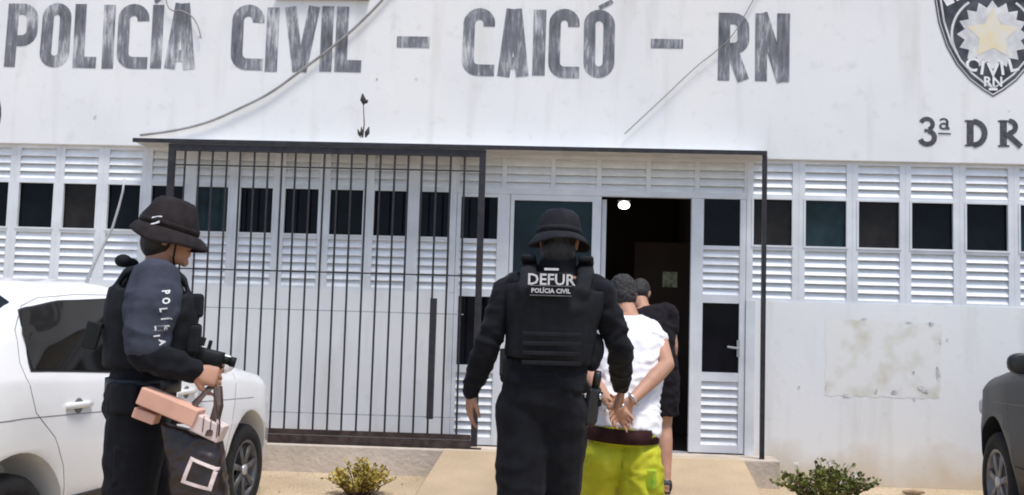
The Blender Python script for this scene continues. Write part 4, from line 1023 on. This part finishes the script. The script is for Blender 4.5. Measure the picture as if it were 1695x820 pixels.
def interp(tab, x):
    if x <= tab[0][0]: return tab[0][1]
    for (a, p), (b, q) in zip(tab[:-1], tab[1:]):
        if x <= b:
            t = (x - a) / (b - a); return p + (q - p) * (t * t * (3 - 2 * t) * .5 + t * .5)
    return tab[-1][1]
def make_car(name, O, heading, paint, rim, label, sc=(1, 1, 1), mx=.40, stripe=False):
    """O ground point under the middle of the wheelbase; heading vector (x, y). Local x forward, y left, z up"""
    h = Vector((heading[0], heading[1], 0)).normalized(); lft = Vector((-h.y, h.x, 0))
    T = Matrix(((h.x * sc[0], lft.x * sc[1], 0, O[0]), (h.y * sc[0], lft.y * sc[1], 0, O[1]), (0, 0, sc[2], O[2]), (0, 0, 0, 1)))
    root = thing(name, O, label, 'car')
    top = [(-2.09, .55), (-2.06, .86), (-1.98, 1.02), (-1.72, 1.10), (-1.58, 1.15), (-1.05, 1.42), (-.75, 1.462), (-.25, 1.485), (.2, 1.445), (.38, 1.38), (1.02, 1.02), (1.15, .985), (1.55, .93), (1.82, .84), (1.96, .72), (2.05, .55)]
    beltt = [(-2.09, .5), (-2.0, .93), (-1.6, 1.03), (-1.2, 1.015), (0, .965), (1.0, .925), (1.6, .86), (1.9, .74), (2.05, .5)]
    hwt = [(-2.09, .60), (-2.02, .70), (-1.8, .79), (-1.3, .835), (-.3, .845), (1.0, .84), (1.5, .81), (1.8, .73), (1.95, .62), (2.05, .45)]
    bott = [(-2.09, .40), (-1.9, .25), (-1.5, .2), (1.5, .18), (1.85, .2), (2.05, .36)]
    def section(x):
        t, be, w, bo = interp(top, x), interp(beltt, x), interp(hwt, x), interp(bott, x)
        be = min(be, t - .035); cab = max(0, min(1, (t - be) / .38)); hgt = t - be
        lo = bo + (be - bo) * .14
        return [(0, bo), (w * .80, bo), (w * .95, lo), (w * .992, bo + (be - bo) * .38), (w * 1.0, bo + (be - bo) * .62), (w * .992, bo + (be - bo) * .74), (w * .985, be - .03),
                (w * .965, be), (w * lerp(.945, .885, cab), be + hgt * .45), (w * lerp(.92, .80, cab), be + hgt * lerp(.75, .80, cab)), (w * lerp(.86, .715, cab), be + hgt * .93), (w * lerp(.6, .5, cab), be + hgt * .99), (w * .25, be + hgt), (0, t)]
    xs_ = [-2.09 + (4.14) * i / 60 for i in range(61)]
    b = MB(); rows = []
    for x in xs_:
        s_ = section(x); rows.append([(x, y, z) for y, z in s_] + [(x, -y, z) for y, z in s_[-2:0:-1]])
    b.grid(rows, close_v=True, cap0=True, cap1=True)
    me = b.mesh('body'); body = bpy.data.objects.new('tmp', me); COL.objects.link(body)
    WB, RW = (-1.23, 1.23), .302
    cut = MB()
    for x in WB:
        for sg in (-1, 1): cut.tube([(x, sg * .58, .33), (x, sg * 1.0, .33)], .365, 40)
    cm = cut.mesh('cut'); co = bpy.data.objects.new('cut', cm); COL.objects.link(co)
    md = body.modifiers.new('b', 'BOOLEAN'); md.operation = 'DIFFERENCE'; md.object = co; md.solver = 'EXACT'
    bv = body.modifiers.new('v', 'BEVEL'); bv.width = .012; bv.segments = 2; bv.limit_method = 'ANGLE'; bv.angle_limit = R_(50)
    dg = bpy.context.evaluated_depsgraph_get(); me2 = bpy.data.meshes.new_from_object(body.evaluated_get(dg))
    bpy.data.objects.remove(body); bpy.data.objects.remove(co)
    me2.transform(T); me2.materials.clear()
    bo_ = mobj('body', me2, paint, root, smooth=True)
    try: me2.set_sharp_from_angle(angle=R_(40))
    except Exception: pass
    def put(b, nm, ma, par=root, smooth=False, bevel=0):
        o_me = b.mesh(nm); o_me.transform(T); o = mobj(nm, o_me, ma, par, smooth=smooth)
        if bevel: q = o.modifiers.new('b', 'BEVEL'); q.width = bevel; q.segments = 2; q.limit_method = 'ANGLE'
        return o
    def side(x, z):
        s_ = section(x)[2:12]
        for (y0, z0), (y1, z1) in zip(s_[:-1], s_[1:]):
            if z0 <= z <= z1: return y0 + (y1 - y0) * (z - z0) / max(1e-6, z1 - z0)
        return s_[-1][0]
    def sheet(x0, x1, zb, zt, sg, off, nx=18, nz=8):
        b = MB(); rows = []
        for i in range(nx + 1):
            x = lerp(x0, x1, i / nx); a, c = zb(x), zt(x); rows.append([(x, sg * (side(x, lerp(a, c, j / nz)) + off), lerp(a, c, j / nz)) for j in range(nz + 1)])
        b.grid(rows); return b
    for sg in (-1, 1):
        zb = lambda x: interp(beltt, x) + .035
        def zt_r(x):
            lim = interp(top, x) - .105; e = (x + 1.135) / .20
            return max(zb(x) + .01, min(lim, zb(x) + .02 + .36 * math.sqrt(max(0, 1 - (1 - min(1, max(0, e))) ** 2))))
        def zt_f(x):
            lim = interp(top, x) - .105; return max(zb(x) + .012, lim)
        fr_ = sheet(-1.135, .88, lambda x: zb(x) - .010, lambda x: max(zb(x), (zt_r(x) if x < -.2 else zt_f(x)) + .008), sg, .0025, 40); put(fr_, 'window_frame', M_TRIM)
        put(sheet(-1.12, -.16, zb, zt_r, sg, .006), 'rear_side_window', M_CGLASS, smooth=True)
        put(sheet(-.08, .86, zb, zt_f, sg, .006), 'front_side_window', M_CGLASS, smooth=True)
        # pillar between the doors
        put(sheet(-.16, -.08, zb, lambda x: zt_f(x) + .01, sg, .0045, 3), 'pillar', M_TRIM)
        for pts in ([(-.2, 1.405), (-.6, 1.395), (-.9, 1.37), (-1.05, 1.33), (-1.15, 1.22), (-1.19, 1.08), (-1.17, .98)], [(-1.17, .98), (-1.12, .86), (-.98, .74), (-.90, .60), (-.86, .42), (-.85, .30)], [(-.12, 1.0), (-.12, .7), (-.12, .30)], [(.98, .95), (.95, .75), (.86, .5), (.84, .30)], [(-1.9, .80), (-1.5, .835), (-1.2, .84), (-.4, .82), (.5, .80), (1.3, .775)]):
            b = MB(); dense = []
            for (xa_, za_), (xb_, zb_) in zip(pts[:-1], pts[1:]):
                for i in range(6): x, z = lerp(xa_, xb_, i / 6), lerp(za_, zb_, i / 6); dense.append((x, sg * (side(x, z) - .0005), z))
            dense.append((pts[-1][0], sg * side(*pts[-1]), pts[-1][1])); b.tube(dense, .0022, 6); put(b, 'panel_gap', M_SEAM)
        for x in (-.80, .28):
            z = .86; b = MB(); b.loft([(( x + q, sg * (side(x, z) + .014 - abs(q) * .08), z + .012), (0, .012, 0), (0, 0, .016)) for q in (-.10, -.06, 0, .06, .10)], 10); put(b, 'door_handle', paint, smooth=True)
            b = MB(); b.disc((x, sg * (side(x, z + .008) + .001), z + .008), (0, 1, 0), .036, .004, 16); put(b, 'handle_recess', M_SEAM)
        b = MB(); rows = []
        for i in range(31):
            x = lerp(-.82, .82, i / 30); rows.append([(x, sg * (side(x, z) + d), z) for z, d in ((.40, .001), (.405, .012), (.445, .012), (.45, .001))])
        b.grid(rows, close_v=True); put(b, 'side_moulding', M_TRIM)
        # mirror
        b = MB(); b.loft([((mx - q, sg * .985, 1.035), (0, .080 * s2, 0), (0, 0, .055 * s2), 2.6) for q, s2 in ((-.05, .4), (-.03, .8), (.0, 1), (.05, .98), (.055, .8))], 18); mr = put(b, 'mirror', paint if not stripe else M_TRIM, smooth=True)
        b = MB(); b.tube([(mx + .02, sg * .80, .985), (mx + .01, sg * .93, 1.0)], .02, 8); put(b, 'mirror_arm', M_TRIM, mr)
        b = MB(); b.loft([((-2.0, sg * .60, .82), (.03, .02, 0), (0, 0, .12), 3), ((-1.93, sg * .70, .84), (.03, .03, 0), (0, 0, .12), 3), ((-1.80, sg * .775, .86), (.02, .022, 0), (0, 0, .08), 3)], 12); put(b, 'tail_lamp', M_RLAMP, smooth=True)
        b = MB(); b.loft([((1.93, sg * .50, .64), (.04, .02, 0), (0, 0, .06), 3), ((1.86, sg * .62, .67), (.04, .03, 0), (0, 0, .075), 3), ((1.70, sg * .735, .72), (.03, .025, 0), (0, 0, .05), 3)], 12); put(b, 'head_lamp', M_HLAMP, smooth=True)
    # glass front and rear
    for nm, x0, x1 in (('windscreen', .42, .99), ('rear_window', -1.54, -1.10)):
        b = MB(); rows = []
        for i in range(13):
            x = lerp(x0, x1, i / 12); s_ = section(x); row = []
            up_ = s_[9:]                      # descending y
            for j in range(-10, 11):
                y = abs(j) / 10 * up_[0][0] * .97; z = up_[-1][1]
                for (ya, za), (yb, zb2_) in zip(up_[:-1], up_[1:]):
                    if yb <= y <= ya: z = zb2_ + (za - zb2_) * (y - yb) / max(1e-6, ya - yb); break
                row.append((x, y * (1 if j >= 0 else -1), z + .005))
            rows.append(row)
        b.grid(rows); put(b, nm, M_CGLASS, smooth=True)
    b = MB(); b.box(2.0, 2.045, -.30, .30, .42, .52); put(b, 'grille', M_TRIM, bevel=.01)
    b = MB(); b.box(-2.10, -2.07, -.26, .26, .60, .72); put(b, 'number_plate', M_FRAME, bevel=.004)
    # wheels
    for x in WB:
        for sg in (-1, 1):
            yo = sg * .715
            b = MB(); prof = [(.185, -.085), (.235, -.098), (.280, -.092), (.298, -.070), (RW, -.03), (RW, .03), (.298, .070), (.280, .092), (.235, .098), (.185, .085)]
            n = 40; b.grid([[(x + r_ * math.cos(2*math.pi*i/n), yo + d_, RW + r_ * math.sin(2*math.pi*i/n)) for r_, d_ in prof] for i in range(n)], close_u=True, close_v=True)
            wl = put(b, 'wheel', M_TYRE, smooth=True)
            b = MB(); yf = yo + sg * .062
            n = 36; b.grid([[(x + r_ * math.cos(2*math.pi*i/n), yf + sg * d_, RW + r_ * math.sin(2*math.pi*i/n)) for r_, d_ in ((.196, .028), (.188, .032), (.176, .020), (.170, -.05), (.060, -.055), (.05, -.05))] for i in range(n)], close_u=True); put(b, 'rim', rim, wl, smooth=True)
            for q in range(7):
                a = 2 * math.pi * q / 7 + .2; b = MB(); ca, sa = math.cos(a), math.sin(a)
                b.loft([((x + ca * r_, yf + sg * d_, RW + sa * r_), (-sa * w_, 0, ca * w_), (0, .010, 0), 3) for r_, w_, d_ in ((.02, .022, .012), (.09, .018, .016), (.182, .026, .014))], 8); put(b, 'spoke', rim, wl, smooth=True)
            b = MB(); b.disc((x, yf + sg * .018, RW), (0, 1, 0), .034, .022, 16); put(b, 'hub_cap', M_RIM2, wl, smooth=True)
            b = MB(); b.disc((x, yo - sg * .115, RW + .02), (0, 1, 0), .30, .03, 20); put(b, 'brake_backing', M_UNDER, wl)
    b = MB(); b.box(-1.9, 1.9, -.56, .56, .16, .42); put(b, 'underbody', M_UNDER)
    return root, T, put, side

wr, wf_ = Vector((-2.30, -4.33)), Vector((-2.02, -1.88))
hdv = (wf_ - wr).normalized(); rgt = Vector((hdv.y, -hdv.x)); om = (wr + wf_) / 2 - rgt * .835
WC, T_, put_, side_ = make_car('parked_car', (om.x, om.y, .02), hdv, M_CWHITE, M_RIM, 'white car parked nose to the wall behind the officer with the bag')
b = MB(); b.disc((-1.62, -(side_(-1.62, .80) + .001), .80), (0, 1, 0), .085, .004, 26); put_(b, 'fuel_flap', M_CWHITE, smooth=False)
b = MB(); b.tube([(-1.62 + .088 * math.cos(2*math.pi*i/24), -(side_(-1.62, .80) + .0015), .80 + .088 * math.sin(2*math.pi*i/24)) for i in range(25)], .003, 6); put_(b, 'panel_gap', M_SEAM)
# radio whip on the roof
Yw = -3.3
b = MB(); wp = [at(*q, Yw) for q in ((143, 468), (158, 432), (172, 404), (186, 378), (196, 345), (203, 318), (206, 296))]; b.tube(wp, [.011, .009, .008, .007, .0065, .006, .0055], 8)
M_WHIP = mat('grey_whip_aerial', (0.42, 0.41, 0.41), .4, var=.1); b.build('aerial', M_WHIP, WC, smooth=True)

fwp = Vector((3.0, -1.50)); ang = R_(5.5); hv = Vector((math.sin(ang), math.cos(ang))); lf_ = Vector((-hv.y, hv.x)); s_ = 1.13
oc = fwp - hv * 1.23 * s_ - lf_ * .80 * s_
make_car('parked_car', (oc.x, oc.y, .02), hv, M_CDARK, M_RIM3, 'dark grey car cut off by the right edge of the picture', (s_, s_, s_), mx=.22, stripe=True)

# ------------------------------------------------------------------ small things
def leaf_mat(name, a, c):
    m = mat(name, a, .55, col2=c, scale=7, spec=.35); return m
M_LEAFY = leaf_mat('yellow_green_leaf', (0.52, 0.38, 0.08), (0.24, 0.20, 0.035)); M_LEAFG = leaf_mat('green_leaf', (0.17, 0.19, 0.035), (0.06, 0.08, 0.016)); M_TWIG = mat('brown_twig', (0.10, 0.065, 0.04), .8)
def bush(c, rx, ry, hgt, n_st, n_leaf, ma, label, seed, size=.024, name='bush'):
    rnd = random.Random(seed); root = thing(name, c, label, 'bush', 'low bushes in front of the wall'); st = MB(); lv = MB(); c = Vector(c)
    for s in range(n_st):
        a = rnd.uniform(0, 2*math.pi); rr = math.sqrt(rnd.random()); tip = c + Vector((math.cos(a)*rr*rx, math.sin(a)*rr*ry, hgt * (1 - .45 * rr * rr) * rnd.uniform(.72, 1.12)))
        base = c + Vector((math.cos(a)*rr*rx*.25, math.sin(a)*rr*ry*.25, -.02)); mid = base.lerp(tip, .5) + Vector((rnd.uniform(-.03, .03), rnd.uniform(-.03, .03), .02))
        st.tube([base, mid, tip], [.006, .0045, .002], 5)
        for k in range(n_leaf):
            t = rnd.uniform(.25, 1.02); p = (base.lerp(mid, t*2) if t < .5 else mid.lerp(tip, t*2-1)); d = Vector((rnd.gauss(0, 1), rnd.gauss(0, 1), rnd.uniform(-.1, 1.1))).normalized(); L = size * rnd.uniform(.7, 1.5); p = p + d * .008
            w = d.cross(Vector((rnd.gauss(0, 1), rnd.gauss(0, 1), rnd.gauss(0, 1)))).normalized() * L * .36; nn = d.cross(w).normalized() * L * .12
            v = [lv.bm.verts.new(q) for q in (p, p + d*L*.45 + w + nn, p + d*L, p + d*L*.45 - w + nn, p + d*L*.5)]
            lv.bm.faces.new((v[0], v[4], v[1])); lv.bm.faces.new((v[1], v[4], v[2])); lv.bm.faces.new((v[2], v[4], v[3])); lv.bm.faces.new((v[3], v[4], v[0]))
    st.build('stem', M_TWIG, root); o = lv.build('foliage', ma, root, recalc=False); o['kind'] = 'stuff'
    return root
bc = at(598, 800, -1.25); bush((bc.x, -1.25, gz(-1.25)), .28, .20, .235, 62, 24, M_LEAFY, 'yellowish bush growing below the barred gate', 3, .026)
bc = at(1367, 800, -.9); bush((bc.x, -.9, gz(-.9)), .41, .22, .285, 62, 22, M_LEAFG, 'green bush with pale flowers right of the ramp', 4, .032)
M_PETAL = mat('pale_petal', (0.70, 0.66, 0.60), .7, var=.08)
FLW = bpy.data.objects['bush.001']; rnd = random.Random(5)
for px_, py_ in ((1318, 770), (1372, 764), (1418, 786)):
    p = at(px_, py_, -.95); b = MB()
    for i in range(6):
        a = i * math.pi / 3; d = Vector((math.cos(a), rnd.uniform(-.3, .3), math.sin(a))).normalized(); w = d.cross(Vector((0, 1, 0))) * .010
        b.poly([p, p + d * .016 + w, p + d * .032, p + d * .016 - w])
    b.build('flower', M_PETAL, FLW, recalc=False)
# bits of rubble and dead leaves by the wall on the right
M_CLAY = mat('broken_clay', (0.32, 0.22, 0.14), .9, var=.25, scale=20)
for px_, py_, w_, ry_ in ((1512, 806, .085, -.35),):
    p = at(px_, py_, ry_); b = MB(); rr = random.Random(px_)
    b.loft([((p.x + q * w_, ry_, gz(ry_) + .02), (0, .03 * s2, 0), (0, 0, .022 * s2)) for q, s2 in ((-1, .4), (-.6, rr.uniform(.7, 1)), (0, 1), (.6, rr.uniform(.6, 1)), (1, .35))], 7)
    tag(b.build('clay_fragment', M_CLAY), {1512: 'broken clay piece at the foot of the right wall'}[px_], 'rubble')
# cables on the wall
M_CABLE = mat('grey_cable', (0.27, 0.26, 0.26), .7, var=.2, scale=10); M_CABLE2 = mat('thin_dark_cable', (0.25, 0.24, 0.24), .7, var=.2, scale=10)
def cable(pts, r, ma, label, y=-.06):
    P_ = [at(*q, y) for q in pts]; d = []
    for i in range(len(P_) - 1):
        p0, p1, p2, p3 = P_[max(0, i-1)], P_[i], P_[i+1], P_[min(len(P_)-1, i+2)]
        for k in range(6):
            t = k / 6; d.append(.5 * ((2*p1) + (p2 - p0)*t + (2*p0 - 5*p1 + 4*p2 - p3)*t*t + (3*p1 - p0 - 3*p2 + p3)*t**3))
    d.append(P_[-1]); b = MB(); b.tube(d, r, 6); return tag(b.build('cable', ma, smooth=True), label, 'cable')
cable([(232, 224), (290, 216), (345, 202), (400, 178), (450, 152), (505, 112), (555, 74), (600, 34), (640, -8), (690, -70)], .011, M_CABLE, 'thick grey cable sagging across the lettering down to the ledge')
cable([(1034, 222), (1095, 165), (1150, 113), (1185, 85), (1215, 55), (1250, -5), (1290, -70)], .0045, M_CABLE2, 'thin dark cable running diagonally past the letters RN')
cable([(270, -30), (276, 5), (284, 17), (300, 18), (318, 28), (328, 45), (333, 64)], .0055, M_CABLE2, 'thin wire dangling over the last letter of POLICIA')
# dried weed standing on the ledge
wb = at(600, 226, -.26); b = MB(); WD = thing('dried_weed', wb, 'dried weed sprouting from the ledge above the gate', 'plant'); M_DRY = mat('dry_stem', (0.20, 0.14, 0.11), .8); M_DRYL = mat('dark_dry_leaf', (0.045, 0.038, 0.035), .8)
b.tube([at(*q, -.26) for q in ((600, 228), (603, 205), (602, 185), (601, 162))], [.008, .006, .005, .004], 6); b.build('stem', M_DRY, WD, smooth=True)
def dleaf(a, c, w):
    a, c = at(*a, -.26), at(*c, -.26); d = (c - a); s = d.cross(Vector((0, 1, 0))).normalized() * w; b = MB(); b.loft([(a, s * .2, Vector((0, .006, 0))), (a.lerp(c, .45), s, Vector((0, .016, 0))), (c, s * .15, Vector((0, .004, 0)))], 8); b.build('leaf', M_DRYL, WD, smooth=True)
dleaf((602, 174), (600, 155), .026); dleaf((604, 172), (609, 165), .016); dleaf((605, 228), (611, 210), .022); dleaf((597, 228), (592, 214), .014); dleaf((600, 228), (598, 210), .016)
# inside: ceiling lamp and notice
lp = at(1033, 340, 2.2); M_LAMP = mat('lit_lamp', (.9, .9, .9), .5, var=.02, emit=((1, .97, .92), 4.0))
LP = thing('ceiling_lamp', (lp.x, 2.2, lp.z), 'lit round lamp on the ceiling inside the doorway', 'lamp')
b = MB(); b.ball((lp.x, 2.2, lp.z), (.062, .062, .042)); b.build('globe', M_LAMP, LP, smooth=True)
b = MB(); b.disc((lp.x, 2.2, lp.z + .05), (0, 0, 1), .07, .02, 20); b.tube([(lp.x, 2.2, lp.z + .05), (lp.x, 2.2, 2.98)], .012, 8); b.build('base', M_GREYM, LP, smooth=True)
np_ = at(1108, 463, 1.6); n0, n1 = at(1097, 450, 1.6), at(1121, 476, 1.6)
b = MB(); b.box(n0.x, n1.x, 1.60, 1.603, n1.z, n0.z); tag(b.build('notice', M_PAPER), 'small greenish notice on the board inside the doorway', 'notice')
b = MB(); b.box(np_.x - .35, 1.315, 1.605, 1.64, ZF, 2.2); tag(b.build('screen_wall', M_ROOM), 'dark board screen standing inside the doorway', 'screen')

# loose grit and small stones on the yard
rnd = random.Random(21); gb = MB()
for i in range(900):
    y = rnd.uniform(-1.9, -.35); x = rnd.uniform(-3.2, 3.9)
    if -1.02 < x < 1.53: continue
    r = rnd.choice((.004, .006, .006, .009, .013)) * rnd.uniform(.7, 1.2); c = Vector((x, y, gz(y) + r * .3)); a = rnd.uniform(0, 6.28)
    ring = [c + Vector((math.cos(a + k * 1.2566) * r * rnd.uniform(.7, 1.3), math.sin(a + k * 1.2566) * r * rnd.uniform(.7, 1.3), -r * .5)) for k in range(5)]
    tp = gb.bm.verts.new(c + Vector((rnd.uniform(-.3, .3) * r, rnd.uniform(-.3, .3) * r, r * .6))); vs = [gb.bm.verts.new(q) for q in ring]
    for k in range(5): gb.bm.faces.new((vs[k], vs[(k + 1) % 5], tp))
M_GRIT = mat('mixed_grit', (0.38, 0.30, 0.22), .95, var=.5, scale=9, spec=.2)
tag(gb.build('grit', M_GRIT), 'loose grit and small stones scattered on the yard', 'grit', kind='stuff')
